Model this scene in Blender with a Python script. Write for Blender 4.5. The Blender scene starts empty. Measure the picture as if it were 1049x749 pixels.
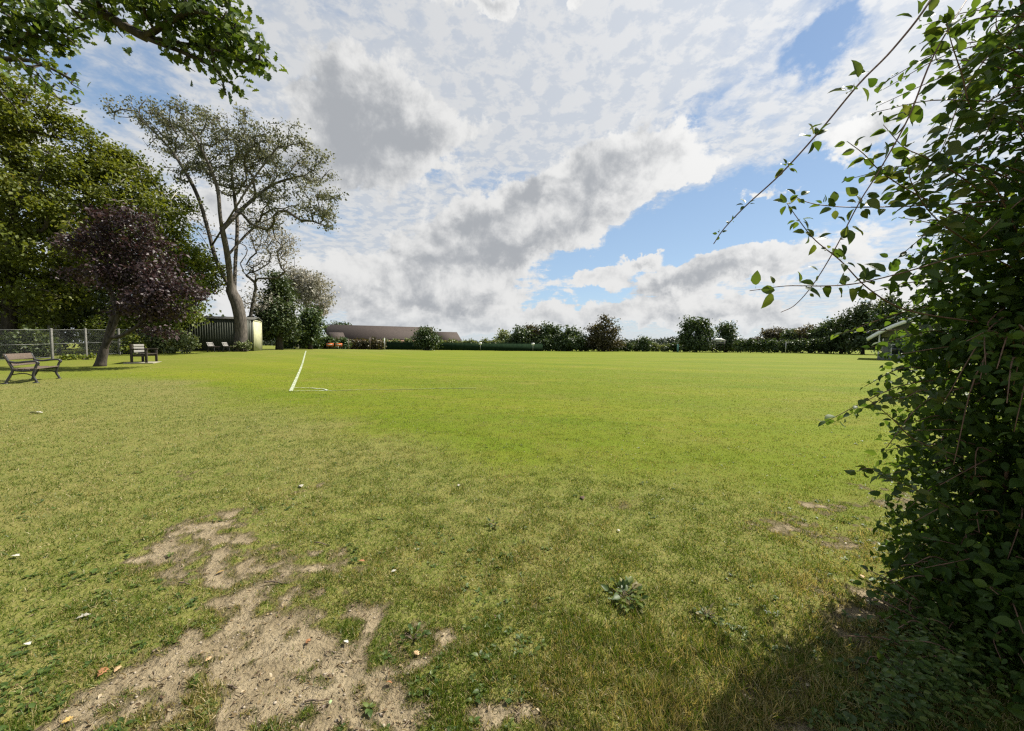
import bpy, math, random
import numpy as np
from mathutils import Vector, Matrix

SC = bpy.context.scene
COL = SC.collection
PI = math.pi

# ------------------------------------------------------------------ camera
W0, H0, F0 = 1049.0, 749.0, 390.0
CXP, CYP, CAMH = W0 / 2, H0 / 2, 1.40
PITCH = -math.atan((CYP - 354.0) / F0)
ROLL = math.radians(0.4)
Fv = np.array([0, math.cos(PITCH), math.sin(PITCH)])
R_ = np.array([1.0, 0, 0]); U_ = np.array([0, -math.sin(PITCH), math.cos(PITCH)])
Rv = R_ * math.cos(ROLL) + U_ * math.sin(ROLL)
Uv = -R_ * math.sin(ROLL) + U_ * math.cos(ROLL)
CAM = np.array([0, 0, CAMH])
cd = bpy.data.cameras.new('camera'); cam = bpy.data.objects.new('camera', cd); COL.objects.link(cam)
cd.sensor_width = 36; cd.lens = 36 * F0 / W0; cd.clip_end = 6000; cd.clip_start = 0.05
cam.matrix_world = Matrix(((Rv[0], Uv[0], -Fv[0], 0), (Rv[1], Uv[1], -Fv[1], 0), (Rv[2], Uv[2], -Fv[2], CAMH), (0, 0, 0, 1)))
SC.camera = cam

def ray(px, py):
    return Fv + Rv * ((px - CXP) / F0) - Uv * ((py - CYP) / F0)
def at(px, py, Y):
    d = ray(px, py); return CAM + d * (Y / d[1])
def sm(a, b, x):
    t = np.clip((x - a) / (b - a), 0, 1); return t * t * (3 - 2 * t)
def T(x, y):                      # the terrain: a gentle rise to the left by the fence and the shed
    x = np.asarray(x, float); y = np.asarray(y, float)
    z = 0.72 * sm(13, 39, y) * sm(7, 27, -x) * (1 - 0.72 * sm(48, 92, y))
    return z
def g(px, py):
    d = ray(px, py); z = 0.0
    for i in range(60):
        if d[2] >= -1e-4: break
        p = CAM + d * ((z - CAMH) / d[2]); z2 = float(T(p[0], p[1]))
        if abs(z2 - z) < 1e-4: break
        z += (z2 - z) * .5
    return p
def gy(px, Y):                    # ground point in the direction px at depth Y
    p = at(px, 354, Y); return np.array([p[0], Y, float(T(p[0], Y))])

# ------------------------------------------------------------------ noise for scattering
def vnoise(x, y, seed=0):
    xi = np.floor(x).astype(np.int64); yi = np.floor(y).astype(np.int64)
    fx = x - xi; fy = y - yi; fx = fx * fx * (3 - 2 * fx); fy = fy * fy * (3 - 2 * fy)
    def h(a, b):
        n = (a * 374761393 + b * 668265263 + seed * 144269504) & 0xffffffff
        n = ((n ^ (n >> 13)) * 1274126177) & 0xffffffff
        return ((n ^ (n >> 16)) & 0xffff) / 65535.0
    return (h(xi, yi) * (1 - fx) + h(xi + 1, yi) * fx) * (1 - fy) + (h(xi, yi + 1) * (1 - fx) + h(xi + 1, yi + 1) * fx) * fy
def fbm(x, y, seed=0, o=4):
    s = 0; a = .5; t = 0
    for i in range(o):
        s = s + a * vnoise(x, y, seed + i * 17); t += a; x = x * 2.03 + 3.1; y = y * 2.03 + 7.7; a *= .5
    return s / t

# ------------------------------------------------------------------ object helpers
def link(o, parent=None):
    COL.objects.link(o)
    if parent is not None: o.parent = parent
    return o
def tag(o, label=None, cat=None, group=None, kind=None):
    if label: o['label'] = label
    if cat: o['category'] = cat
    if group: o['group'] = group
    if kind: o['kind'] = kind
    return o
def empty(name, loc, rz=0):
    o = bpy.data.objects.new(name, None); o.empty_display_size = .2
    o.location = [float(v) for v in loc]; o.rotation_euler = (0, 0, rz); COL.objects.link(o); return o
def build(name, V, faces, mats, parent=None, rnd=None, smooth=False, mi=None, attrs=None):
    """V (n,3); faces: list of int arrays (m,k)."""
    me = bpy.data.meshes.new(name)
    V = np.asarray(V, np.float32)
    me.vertices.add(len(V)); me.vertices.foreach_set('co', V.ravel())
    fs = [np.asarray(f, np.int32) for f in faces if len(f)]
    loops = np.concatenate([f.ravel() for f in fs])
    starts = []; tot = 0
    for f in fs:
        starts.append(tot + np.arange(len(f), dtype=np.int32) * f.shape[1]); tot += f.size
    me.loops.add(len(loops)); me.loops.foreach_set('vertex_index', loops)
    st = np.concatenate(starts); me.polygons.add(len(st)); me.polygons.foreach_set('loop_start', st.astype(np.int32))
    if smooth: me.polygons.foreach_set('use_smooth', np.ones(len(st), bool))
    if mi is not None: me.polygons.foreach_set('material_index', np.asarray(mi, np.int32))
    for m in (mats if isinstance(mats, (list, tuple)) else [mats]): me.materials.append(m)
    if rnd is not None:
        a = me.attributes.new('rnd', 'FLOAT', 'POINT'); a.data.foreach_set('value', np.asarray(rnd, np.float32))
    for k, v in (attrs or {}).items():
        a = me.attributes.new(k, 'FLOAT', 'POINT'); a.data.foreach_set('value', np.asarray(v, np.float32))
    me.update(calc_edges=True)
    return link(bpy.data.objects.new(name, me), parent)

class MB:
    """collects boxes, bars, tubes and prisms into ONE mesh"""
    def __init__(s): s.V = []; s.F4 = []; s.FN = []; s.n = 0
    def add(s, v, f4=(), fn=()):
        v = np.asarray(v, float); s.V.append(v)
        for f in f4: s.F4.append([i + s.n for i in f])
        for f in fn: s.FN.append([i + s.n for i in f])
        s.n += len(v)
    def box(s, c, d, M=None):
        hx, hy, hz = d[0] / 2, d[1] / 2, d[2] / 2
        v = np.array([(x, y, z) for z in (-hz, hz) for y in (-hy, hy) for x in (-hx, hx)])
        if M is not None: v = v @ np.asarray(M).T
        s.add(v + np.asarray(c, float), [(0, 2, 3, 1), (4, 5, 7, 6), (0, 1, 5, 4), (2, 6, 7, 3), (0, 4, 6, 2), (1, 3, 7, 5)]); return s
    def bar(s, a, b, w, h, up=(0, 0, 1)):
        a = np.asarray(a, float); b = np.asarray(b, float); d = b - a; L = np.linalg.norm(d); d = d / L
        u = np.asarray(up, float); x = np.cross(d, u)
        if np.linalg.norm(x) < 1e-4: x = np.cross(d, (1, 0, 0))
        x /= np.linalg.norm(x); z = np.cross(x, d)
        return s.box((a + b) / 2, (w, L, h), np.stack([x, d, z], 1))
    def tube(s, P, r, n=6):
        v, f, c = tube_arrays(np.asarray(P, float), np.broadcast_to(np.asarray(r, float), (len(P),)), n)
        s.add(v, f, c); return s
    def prism(s, poly, y0, y1):                      # polygon in x,z extruded along y
        k = len(poly); v = [(p[0], y0, p[1]) for p in poly] + [(p[0], y1, p[1]) for p in poly]
        s.add(v, [(i, (i + 1) % k, k + (i + 1) % k, k + i) for i in range(k)], [list(range(k))[::-1], list(range(k, 2 * k))]); return s
    def build(s, name, mat, parent=None, bevel=0, smooth=False):
        V = np.concatenate(s.V)
        by = {}
        for f in s.F4 + s.FN: by.setdefault(len(f), []).append(f)
        o = build(name, V, list(by.values()), mat, parent, smooth=smooth)
        if bevel:
            b = o.modifiers.new('bevel', 'BEVEL'); b.width = bevel; b.segments = 2; b.limit_method = 'ANGLE'
        return o

def tube_arrays(P, r, n):
    m = len(P); Tn = np.gradient(P, axis=0); Tn /= np.linalg.norm(Tn, axis=1)[:, None] + 1e-9
    u = np.cross(Tn[0], (0.31, 0.17, 0.93)); 
    if np.linalg.norm(u) < 1e-3: u = np.cross(Tn[0], (1, 0, 0))
    u /= np.linalg.norm(u); V = []; ang = np.arange(n) * 2 * PI / n
    for i in range(m):
        u = u - Tn[i] * u.dot(Tn[i]); u /= np.linalg.norm(u) + 1e-9; w = np.cross(Tn[i], u)
        V.append(P[i] + r[i] * (np.cos(ang)[:, None] * u + np.sin(ang)[:, None] * w))
    V = np.concatenate(V); F = []
    for i in range(m - 1):
        for k in range(n):
            F.append((i * n + k, i * n + (k + 1) % n, (i + 1) * n + (k + 1) % n, (i + 1) * n + k))
    return V, F, [list(range(n))[::-1], list(range((m - 1) * n, m * n))]
def crom(P, k=6):
    P = np.asarray(P, float); Q = np.vstack([2 * P[0] - P[1], P, 2 * P[-1] - P[-2]]); out = []
    for i in range(1, len(Q) - 2):
        for t in np.arange(k) / k:
            a, b, c, d = Q[i - 1], Q[i], Q[i + 1], Q[i + 2]
            out.append(.5 * ((2 * b) + (-a + c) * t + (2 * a - 5 * b + 4 * c - d) * t * t + (-a + 3 * b - 3 * c + d) * t ** 3))
    out.append(P[-1]); return np.array(out)

# ------------------------------------------------------------------ node helpers / materials
class NT:
    def __init__(s, tree): s.t = tree; s.l = tree.links
    def n(s, typ, **kw):
        o = s.t.nodes.new(typ)
        for k, v in kw.items(): setattr(o, k, v)
        return o
    def put(s, sock, v):
        if isinstance(v, bpy.types.NodeSocket): s.l.new(v, sock)
        elif v is not None:
            sock.default_value = v
    def m(s, op, a, b=None, c=None, clamp=False):
        o = s.n('ShaderNodeMath', operation=op, use_clamp=clamp); s.put(o.inputs[0], a); s.put(o.inputs[1], b); s.put(o.inputs[2], c); return o.outputs[0]
    def add(s, a, b): return s.m('ADD', a, b)
    def sub(s, a, b): return s.m('SUBTRACT', a, b)
    def mul(s, a, b): return s.m('MULTIPLY', a, b)
    def vm(s, op, a, b=None):
        o = s.n('ShaderNodeVectorMath', operation=op); s.put(o.inputs[0], a); s.put(o.inputs[1], b); return o.outputs['Value' if op in ('DOT_PRODUCT', 'LENGTH') else 'Vector']
    def scale(s, a, k):
        o = s.n('ShaderNodeVectorMath', operation='SCALE'); s.put(o.inputs[0], a); s.put(o.inputs['Scale'], k); return o.outputs[0]
    def noise(s, vec, scale=1, detail=4, rough=.55, dist=0, dim='3D'):
        o = s.n('ShaderNodeTexNoise', noise_dimensions=dim); s.put(o.inputs['Vector'], vec)
        s.put(o.inputs['Scale'], scale); s.put(o.inputs['Detail'], detail); s.put(o.inputs['Roughness'], rough); s.put(o.inputs['Distortion'], dist)
        return o.outputs['Fac']
    def ss(s, x, a, b, lo=0., hi=1.):
        o = s.n('ShaderNodeMapRange', interpolation_type='SMOOTHSTEP'); s.put(o.inputs[0], x)
        for i, v in zip((1, 2, 3, 4), (a, b, lo, hi)): s.put(o.inputs[i], v)
        return o.outputs[0]
    def lin(s, x, a, b, lo=0., hi=1.):
        o = s.n('ShaderNodeMapRange'); s.put(o.inputs[0], x)
        for i, v in zip((1, 2, 3, 4), (a, b, lo, hi)): s.put(o.inputs[i], v)
        return o.outputs[0]
    def mix(s, f, a, b, mode='MIX'):
        o = s.n('ShaderNodeMix', data_type='RGBA', blend_type=mode); s.put(o.inputs[0], f)
        s.put(o.inputs[6], a if isinstance(a, bpy.types.NodeSocket) else (*a, 1)); s.put(o.inputs[7], b if isinstance(b, bpy.types.NodeSocket) else (*b, 1)); return o.outputs[2]
    def ramp(s, x, stops):
        o = s.n('ShaderNodeValToRGB'); e = o.color_ramp.elements
        while len(e) < len(stops): e.new(.5)
        for q, (p, c) in zip(e, stops): q.position = p; q.color = (*c, 1)
        s.put(o.inputs[0], x); return o.outputs[0]
    def attr(s, name): return s.n('ShaderNodeAttribute', attribute_name=name).outputs['Fac']

def new_mat(name):
    m = bpy.data.materials.new(name); m.use_nodes = True; t = NT(m.node_tree)
    b = m.node_tree.nodes['Principled BSDF']; return m, t, b, m.node_tree.nodes['Material Output']
def leaf_mat(name, stops, trans=.35, rough=.5, spec=.35, warm=(1.25, 1.15, .55)):
    m, t, b, out = new_mat(name)
    c = t.ramp(t.attr('rnd'), stops)
    t.put(b.inputs['Base Color'], c); b.inputs['Roughness'].default_value = rough; b.inputs['Specular IOR Level'].default_value = spec
    tr = t.n('ShaderNodeBsdfTranslucent'); t.put(tr.inputs['Color'], t.mix(1., c, warm, 'MULTIPLY'))
    mx = t.n('ShaderNodeMixShader'); mx.inputs[0].default_value = trans
    t.l.new(b.outputs[0], mx.inputs[1]); t.l.new(tr.outputs[0], mx.inputs[2]); t.l.new(mx.outputs[0], out.inputs[0]); return m
def rough_mat(name, c1, c2, scale=8, rough=.8, bump=.3, stretch=(1, 1, 1), spec=.3, detail=6, metallic=0):
    m, t, b, out = new_mat(name)
    co = t.n('ShaderNodeTexCoord').outputs['Object']; mp = t.n('ShaderNodeMapping'); mp.inputs['Scale'].default_value = stretch; t.put(mp.inputs[0], co)
    n = t.noise(mp.outputs[0], scale, detail, .65)
    t.put(b.inputs['Base Color'], t.mix(t.ss(n, .32, .68), c1, c2)); b.inputs['Roughness'].default_value = rough; b.inputs['Specular IOR Level'].default_value = spec
    b.inputs['Metallic'].default_value = metallic
    if bump:
        bp = t.n('ShaderNodeBump'); bp.inputs['Strength'].default_value = bump; bp.inputs['Distance'].default_value = .02; t.put(bp.inputs['Height'], n); t.put(b.inputs['Normal'], bp.outputs[0])
    return m

def hx(c, k=1.0): return tuple(v * k for v in c)
M = {}
M['bark_grey'] = rough_mat('bark_grey', (.042, .036, .030), (.125, .108, .09), 9, .9, .8, (1, 1, .25))
M['bark_dark'] = rough_mat('bark_dark', (.024, .020, .016), (.075, .062, .050), 9, .9, .8, (1, 1, .25))
M['bark_pale'] = rough_mat('bark_pale', (.30, .28, .24), (.50, .47, .42), 6, .9, .5, (1, 1, .25))
M['stem_hedge'] = rough_mat('stem_hedge', (.10, .055, .035), (.20, .12, .08), 30, .7, .2)
M['sycamore'] = leaf_mat('sycamore_leaf', [(0, (.060, .078, .012)), (.5, (.110, .138, .018)), (.9, (.165, .182, .028)), (1, (.21, .175, .035))], .46)
M['lime'] = leaf_mat('lime_leaf', [(0, (.07, .10, .013)), (.5, (.12, .16, .02)), (1, (.19, .205, .035))], .45)
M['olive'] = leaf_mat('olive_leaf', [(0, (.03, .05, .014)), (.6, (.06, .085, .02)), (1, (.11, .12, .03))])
M['purple'] = leaf_mat('purple_leaf', [(0, (.020, .012, .013)), (.6, (.042, .024, .027)), (.9, (.075, .046, .045)), (1, (.06, .075, .03))], .25, warm=(1.2, .9, .9))
M['poplar'] = leaf_mat('poplar_leaf', [(0, (.065, .072, .036)), (.5, (.12, .13, .075)), (1, (.26, .26, .18))], .35, warm=(1.1, 1.05, .75))
M['silver'] = leaf_mat('silver_leaf', [(0, (.17, .16, .125)), (.5, (.27, .26, .21)), (1, (.40, .37, .32))], .3, warm=(1.05, 1, .85))
M['conifer'] = leaf_mat('conifer_leaf', [(0, (0.030, 0.051, 0.019)), (.6, (0.057, 0.084, 0.027)), (1, (0.101, 0.115, 0.038))], .15)
M['farleaf'] = leaf_mat('far_leaf', [(0, (0.029, 0.052, 0.019)), (.6, (0.056, 0.089, 0.029)), (1, (0.106, 0.138, 0.049))], .22)
M['farbrown'] = leaf_mat('far_brown_leaf', [(0, (0.049, 0.042, 0.026)), (.6, (0.082, 0.073, 0.036)), (1, (0.138, 0.121, 0.056))], .22)
M['farpale'] = leaf_mat('far_pale_leaf', [(0, (0.097, 0.130, 0.049)), (.6, (0.145, 0.179, 0.073)), (1, (0.227, 0.244, 0.114))], .3)
M['fardistant'] = leaf_mat('distant_leaf', [(0, (0.030, 0.046, 0.032)), (.6, (0.049, 0.068, 0.046)), (1, (0.074, 0.088, 0.061))], .15)
M['oak'] = leaf_mat('oak_leaf', [(0, (.035, .065, .012)), (.5, (.065, .11, .018)), (1, (.13, .17, .03))], .4)
M['hedge'] = leaf_mat('hedge_leaf', [(0, (.028, .060, .012)), (.5, (.055, .105, .018)), (.88, (.095, .150, .028)), (.97, (.14, .15, .025)), (1, (.16, .12, .03))], .50, .5, .25)
M['shoot'] = leaf_mat('shoot_leaf', [(0, (.04, .075, .014)), (.6, (.075, .12, .022)), (1, (.12, .14, .035))], .52, .45, .3)
M['weed'] = leaf_mat('weed_leaf', [(0, (.035, .065, .012)), (.5, (.065, .11, .02)), (.85, (.12, .15, .03)), (1, (.22, .19, .09))], .35)
M['grass'] = leaf_mat('grass_blade', [(0, (.050, .085, .010)), (.40, (.082, .128, .012)), (.68, (.125, .168, .018)), (.76, (.20, .175, .045)), (.88, (.31, .25, .105)), (1, (.46, .39, .21))], .45, .45, .35, (1.15, 1.1, .6))
M['dryleaf'] = leaf_mat('dry_leaf', [(0, (.07, .045, .025)), (.4, (.16, .11, .055)), (.75, (.25, .19, .10)), (1, (.36, .30, .20))], .2)
M['iron'] = rough_mat('black_iron', (.012, .012, .013), (.035, .033, .032), 40, .45, .1, spec=.5)
M['benchwood'] = rough_mat('bench_wood', (.074, .054, .042), (.132, .102, .079), 6, .6, .2, (1.5, 14, 14))
M['darkwood'] = rough_mat('dark_wood', (.018, .014, .011), (.05, .04, .032), 8, .6, .2, (2, 12, 12))
M['greywood'] = rough_mat('grey_wood', (.17, .165, .15), (.27, .26, .24), 8, .7, .2, (2, 12, 12))
M['concrete'] = rough_mat('concrete', (.18, .165, .12), (.28, .26, .20), 10, .9, .2)
M['post'] = rough_mat('concrete_post', (.10, .098, .09), (.19, .185, .17), 12, .9, .2)
M['shedwall'] = rough_mat('shed_wall', (.048, .056, .040), (.078, .086, .062), 3, .6, .1, (4, 4, .5))
M['shedlit'] = rough_mat('shed_sunlit_end', (.34, .34, .20), (.44, .43, .28), 4, .7, .1)  # pale yellow end face: the sunlight on it is put into the colour
M['shedroof'] = rough_mat('shed_roof', (.045, .045, .038), (.08, .08, .068), 5, .8, .1)
M['roof'] = rough_mat('roof_tile', (.030, .022, .018), (.056, .042, .034), 3, .85, .2, (1, 1, 3))
M['brick'] = rough_mat('brick', (.20, .11, .08), (.32, .20, .15), 6, .9, .1)
M['white'] = rough_mat('white_paint', (.70, .70, .68), (.80, .80, .78), 6, .5, .05)
M['soffit'] = rough_mat('soffit', (.20, .20, .165), (.27, .27, .225), 2, .7, .05)
M['pwall'] = rough_mat('pavilion_wall', (.14, .15, .15), (.20, .21, .21), 3, .8, .1)
M['netgreen'] = rough_mat('net_green', (.010, .020, .011), (.018, .032, .017), 2, .9, 0, spec=0)
M['teal'] = rough_mat('teal_paint', (.10, .24, .20), (.16, .32, .27), 4, .6, 0)
M['orange'] = rough_mat('orange_plastic', (.80, .16, .03), (.90, .24, .06), 4, .5, 0)
M['galv'] = rough_mat('galvanised', (.30, .31, .31), (.48, .48, .47), 20, .5, 0, metallic=.3)
M['stone'] = rough_mat('stone', (.16, .13, .09), (.34, .29, .22), 20, .9, .3)
M['twig'] = rough_mat('twig', (.06, .045, .03), (.16, .12, .085), 40, .9, .3)
m, t, b, out = new_mat('dark_glass'); b.inputs['Base Color'].default_value = (.02, .025, .03, 1); b.inputs['Roughness'].default_value = .1; M['glass'] = m
# chain link: real see-through diamond mesh
m, t, b, out = new_mat('chain_link'); co = t.n('ShaderNodeTexCoord').outputs['UV']
sp = t.n('ShaderNodeSeparateXYZ'); t.put(sp.inputs[0], co)
def wire(a): return t.m('LESS_THAN', t.m('ABSOLUTE', t.sub(t.m('FRACT', a), .5)), .016)
w = t.m('MAXIMUM', wire(t.mul(t.add(sp.outputs[0], sp.outputs[1]), 14.)), wire(t.mul(t.sub(sp.outputs[0], sp.outputs[1]), 14.)))
tb = t.n('ShaderNodeBsdfTransparent'); mx = t.n('ShaderNodeMixShader'); t.put(mx.inputs[0], w)
b.inputs['Base Color'].default_value = (.13, .14, .135, 1); b.inputs['Roughness'].default_value = .5
t.l.new(tb.outputs[0], mx.inputs[1]); t.l.new(b.outputs[0], mx.inputs[2]); t.l.new(mx.outputs[0], out.inputs[0]); M['chain'] = m

# ------------------------------------------------------------------ sun and sky
SUN_AZ, SUN_EL = math.radians(62), math.radians(49)
S = np.array([math.sin(SUN_AZ) * math.cos(SUN_EL), math.cos(SUN_AZ) * math.cos(SUN_EL), math.sin(SUN_EL)])
sl = bpy.data.lights.new('sun', 'SUN'); sl.energy = 5.0; sl.angle = math.radians(.6); sl.color = (1, .94, .84)
so = bpy.data.objects.new('sun', sl); COL.objects.link(so); so.rotation_euler = Vector(S).to_track_quat('Z', 'Y').to_euler(); so.location = (30, 20, 40)

wd = bpy.data.worlds.new('World'); SC.world = wd; wd.use_nodes = True
t = NT(wd.node_tree); bg = wd.node_tree.nodes['Background']
sky = t.n('ShaderNodeTexSky', sky_type='NISHITA', sun_disc=False, sun_elevation=SUN_EL, sun_rotation=SUN_AZ); sky.dust_density = .3; sky.air_density = 1.0; sky.ozone_density = 1.5
SKYK, CLK = .070, .385
D = t.vm('NORMALIZE', t.n('ShaderNodeTexCoord').outputs['Generated'])
sp = t.n('ShaderNodeSeparateXYZ'); t.put(sp.inputs[0], D); dx, dy, dz = sp.outputs
# warped direction for ragged cloud edges
def vnz(scale, det, rough):
    o = t.n('ShaderNodeTexNoise'); t.put(o.inputs['Vector'], D); o.inputs['Scale'].default_value = scale; o.inputs['Detail'].default_value = det; o.inputs['Roughness'].default_value = rough; return t.vm('SUBTRACT', o.outputs['Color'], (.5, .5, .5))
Dw = t.vm('ADD', t.vm('ADD', D, t.scale(vnz(3.2, 3, .5), .14)), t.scale(vnz(12, 6, .6), .13))
sp2 = t.n('ShaderNodeSeparateXYZ'); t.put(sp2.inputs[0], Dw)
AZ = t.m('ARCTAN2', sp2.outputs[0], sp2.outputs[1]); EL = t.m('ARCSINE', t.m('MAXIMUM', t.m('MINIMUM', sp2.outputs[2], .99), -.99))
def azel(px, py):
    d = ray(px, py); d = d / np.linalg.norm(d); return math.atan2(d[0], d[1]), math.asin(d[2])
def blobs(lst):
    tot = None
    for px, py, rx, ry, rot, amp in lst:
        a0, e0 = azel(px, py); a1, e1 = azel(px + 5, py); a2, e2 = azel(px, py - 5)
        ka = math.hypot(a1 - a0, 0) / 5; ke = abs(e2 - e0) / 5; sa, se = rx * ka, ry * ke
        c, s_ = math.cos(math.radians(rot)), math.sin(math.radians(rot))
        A = t.sub(AZ, a0); E = t.sub(EL, e0)
        u = t.mul(t.add(t.mul(A, c), t.mul(E, s_)), 1 / sa); v = t.mul(t.sub(t.mul(E, c), t.mul(A, s_)), 1 / se)
        q = t.mul(t.m('EXPONENT', t.mul(t.add(t.mul(u, u), t.mul(v, v)), -1.)), amp)
        tot = q if tot is None else t.add(tot, q)
    return tot
# planar cloud layer coordinates (perspective towards the horizon)
inv = t.m('DIVIDE', 1., t.m('ADD', t.m('MAXIMUM', dz, 0.), .10))
PL = t.scale(D, inv)
n_big = t.noise(PL, 1.3, 6, .55); n_mid = t.noise(PL, 4.2, 7, .6, .4); n_fine = t.noise(PL, 13, 6, .62, .3); n_puff = t.noise(D, 11, 8, .62, .2)
# high broken altocumulus sheet
holes = blobs([(838, 32, 46, 20, 20, -.62), (700, 120, 46, 20, 15, -.30), (735, 225, 110, 34, 25, -.80), (575, 292, 70, 26, 20, -.60), (690, 250, 90, 26, 10, -.75),
               (440, 182, 40, 14, 0, -.45), (140, 80, 80, 36, 25, -.30), (330, 228, 45, 20, 0, -.30), (640, 320, 70, 12, 0, -.35), (800, 235, 80, 30, 0, -.5), (870, 168, 45, 18, 20, -.25), (200, 215, 40, 30, 0, -.3),
               (640, 60, 170, 70, 20, .22), (860, 100, 130, 45, 20, .28), (540, 110, 150, 60, 0, .25), (950, 60, 120, 80, 0, .3), (300, 60, 110, 60, 0, .2), (480, 60, 120, 60, 0, .2), (380, 250, 120, 60, 0, .25), (240, 150, 100, 60, 0, .15)])
hi = t.add(t.add(t.mul(n_big, .34), t.add(t.mul(n_mid, .46), t.mul(n_fine, .58))), t.mul(holes, .85))
HI = t.ss(hi, .40, .84)
# low cumulus with grey bases
low = blobs([(380, 112, 74, 62, -10, 1.35), (350, 165, 90, 40, 0, .7), (450, 140, 55, 30, 0, .7), (575, 208, 120, 42, 24, 1.05), (490, 248, 110, 34, 14, .95), (645, 180, 66, 30, 25, .8),
             (370, 285, 110, 20, 0, .7), (330, 305, 120, 18, 0, .7), (470, 302, 100, 18, 5, .85), (420, 330, 200, 14, 0, .75), (560, 326, 90, 13, 0, .75), (700, 292, 70, 16, 6, 1.), (780, 278, 90, 20, 12, .95), (668, 268, 28, 8, 5, 1.), (612, 287, 26, 8, 5, .95),
             (790, 325, 150, 15, 0, .85), (660, 330, 100, 11, 0, .75), (900, 125, 90, 30, 15, .8), (930, 290, 100, 40, 0, .5), (780, 190, 30, 8, 0, .6), (720, 170, 70, 18, 20, .4),
             (540, 8, 110, 18, 0, .8), (240, 200, 80, 34, 0, .5), (120, 200, 120, 80, 0, .4), (20, 100, 90, 60, 0, .3), (860, 345, 90, 10, 0, .4)])
dark = blobs([(355, 122, 84, 62, -10, 1.0), (335, 180, 90, 34, 0, .6), (440, 152, 44, 18, 0, .5), (540, 205, 90, 15, 24, .85), (455, 237, 34, 14, 5, .7), (530, 252, 90, 14, 16, .85), (620, 190, 40, 15, 25, .7), (430, 268, 40, 8, 0, .5),
              (340, 312, 60, 8, 0, .6), (400, 303, 40, 6, 0, .5), (470, 310, 60, 7, 5, .6), (440, 335, 120, 6, 0, .5), (690, 298, 46, 7, 6, .75), (770, 290, 60, 8, 10, .6), (662, 272, 14, 4, 5, .5), (760, 332, 90, 6, 0, .5), (905, 135, 60, 16, 15, .8), (540, 4, 60, 10, 0, .5), (245, 210, 50, 18, 0, .3)])
lw = t.add(low, t.add(t.mul(t.sub(n_mid, .5), .7), t.mul(t.sub(n_puff, .5), 1.3)))
LO = t.ss(lw, .36, .56)
sund = t.vm('DOT_PRODUCT', D, tuple(S)); glow = t.m('POWER', t.m('MAXIMUM', sund, 0.), 5.)
KW = t.add(CLK, t.mul(glow, .16))                                # radiance of the sunlit cloud
Ds = t.vm('ADD', D, tuple(S * .030)); n_puff_s = t.noise(Ds, 11, 8, .62, .2)      # the same puffs a step nearer the sun: their slope lights one side
relief = t.sub(n_puff_s, n_puff)
PLs = t.vm('ADD', PL, (.045, .03, 0.)); relief_hi = t.sub(t.noise(PLs, 13, 6, .62, .3), n_fine)
n_sh = t.noise(D, 7.0, 6, .58, .3)
core = t.ss(lw, .55, 1.35)
grey = t.ss(t.add(t.add(t.mul(dark, .95), t.mul(core, .35)), t.add(t.mul(t.sub(n_sh, .5), 1.1), t.mul(relief, 3.0))), -.12, 1.35)
def scl(c, k):
    o = t.n('ShaderNodeVectorMath', operation='SCALE'); t.put(o.inputs[0], c); t.put(o.inputs['Scale'], k); return o.outputs[0]
cl_lo = scl(t.mix(grey, (1.0, 1.0, .99), (.51, .535, .57)), KW)
mott = t.ss(t.sub(t.add(t.mul(n_mid, .5), t.mul(n_fine, .6)), t.mul(relief_hi, 1.6)), .36, .72)
cl_hi = scl(t.mix(mott, (.82, .86, .915), (1.0, 1.0, .99)), t.mul(KW, .91))
skyc = t.mix(.62, scl(sky.outputs[0], SKYK), t.mix(t.ss(dz, .02, .75), (.195, .275, .365), (.095, .165, .285)))   # a fixed blue gradient mixed in evens the sky out
c = t.mix(t.mul(HI, .88), skyc, cl_hi); c = t.mix(LO, c, cl_lo)
hz = t.ss(dz, .0, .10, .30, 0.)
c = t.mix(hz, c, (.30, .335, .37))
t.put(bg.inputs['Color'], c); bg.inputs['Strength'].default_value = 1.0
wd.cycles.sampling_method = 'MANUAL'; wd.cycles.sample_map_resolution = 512

SC.view_settings.view_transform = 'Standard'; SC.view_settings.look = 'None'; SC.view_settings.gamma = 1; SC.view_settings.exposure = 1.06
SC.cycles.max_bounces = 6; SC.cycles.diffuse_bounces = 3; SC.cycles.glossy_bounces = 2; SC.cycles.transmission_bounces = 4; SC.cycles.transparent_max_bounces = 12
SC.cycles.use_denoising = False; SC.cycles.pixel_filter_type = 'BLACKMAN_HARRIS'; SC.cycles.filter_width = 1.3; SC.cycles.sample_clamp_indirect = 4.0; SC.cycles.use_adaptive_sampling = False
SC.cycles.caustics_reflective = False; SC.cycles.caustics_refractive = False

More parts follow.
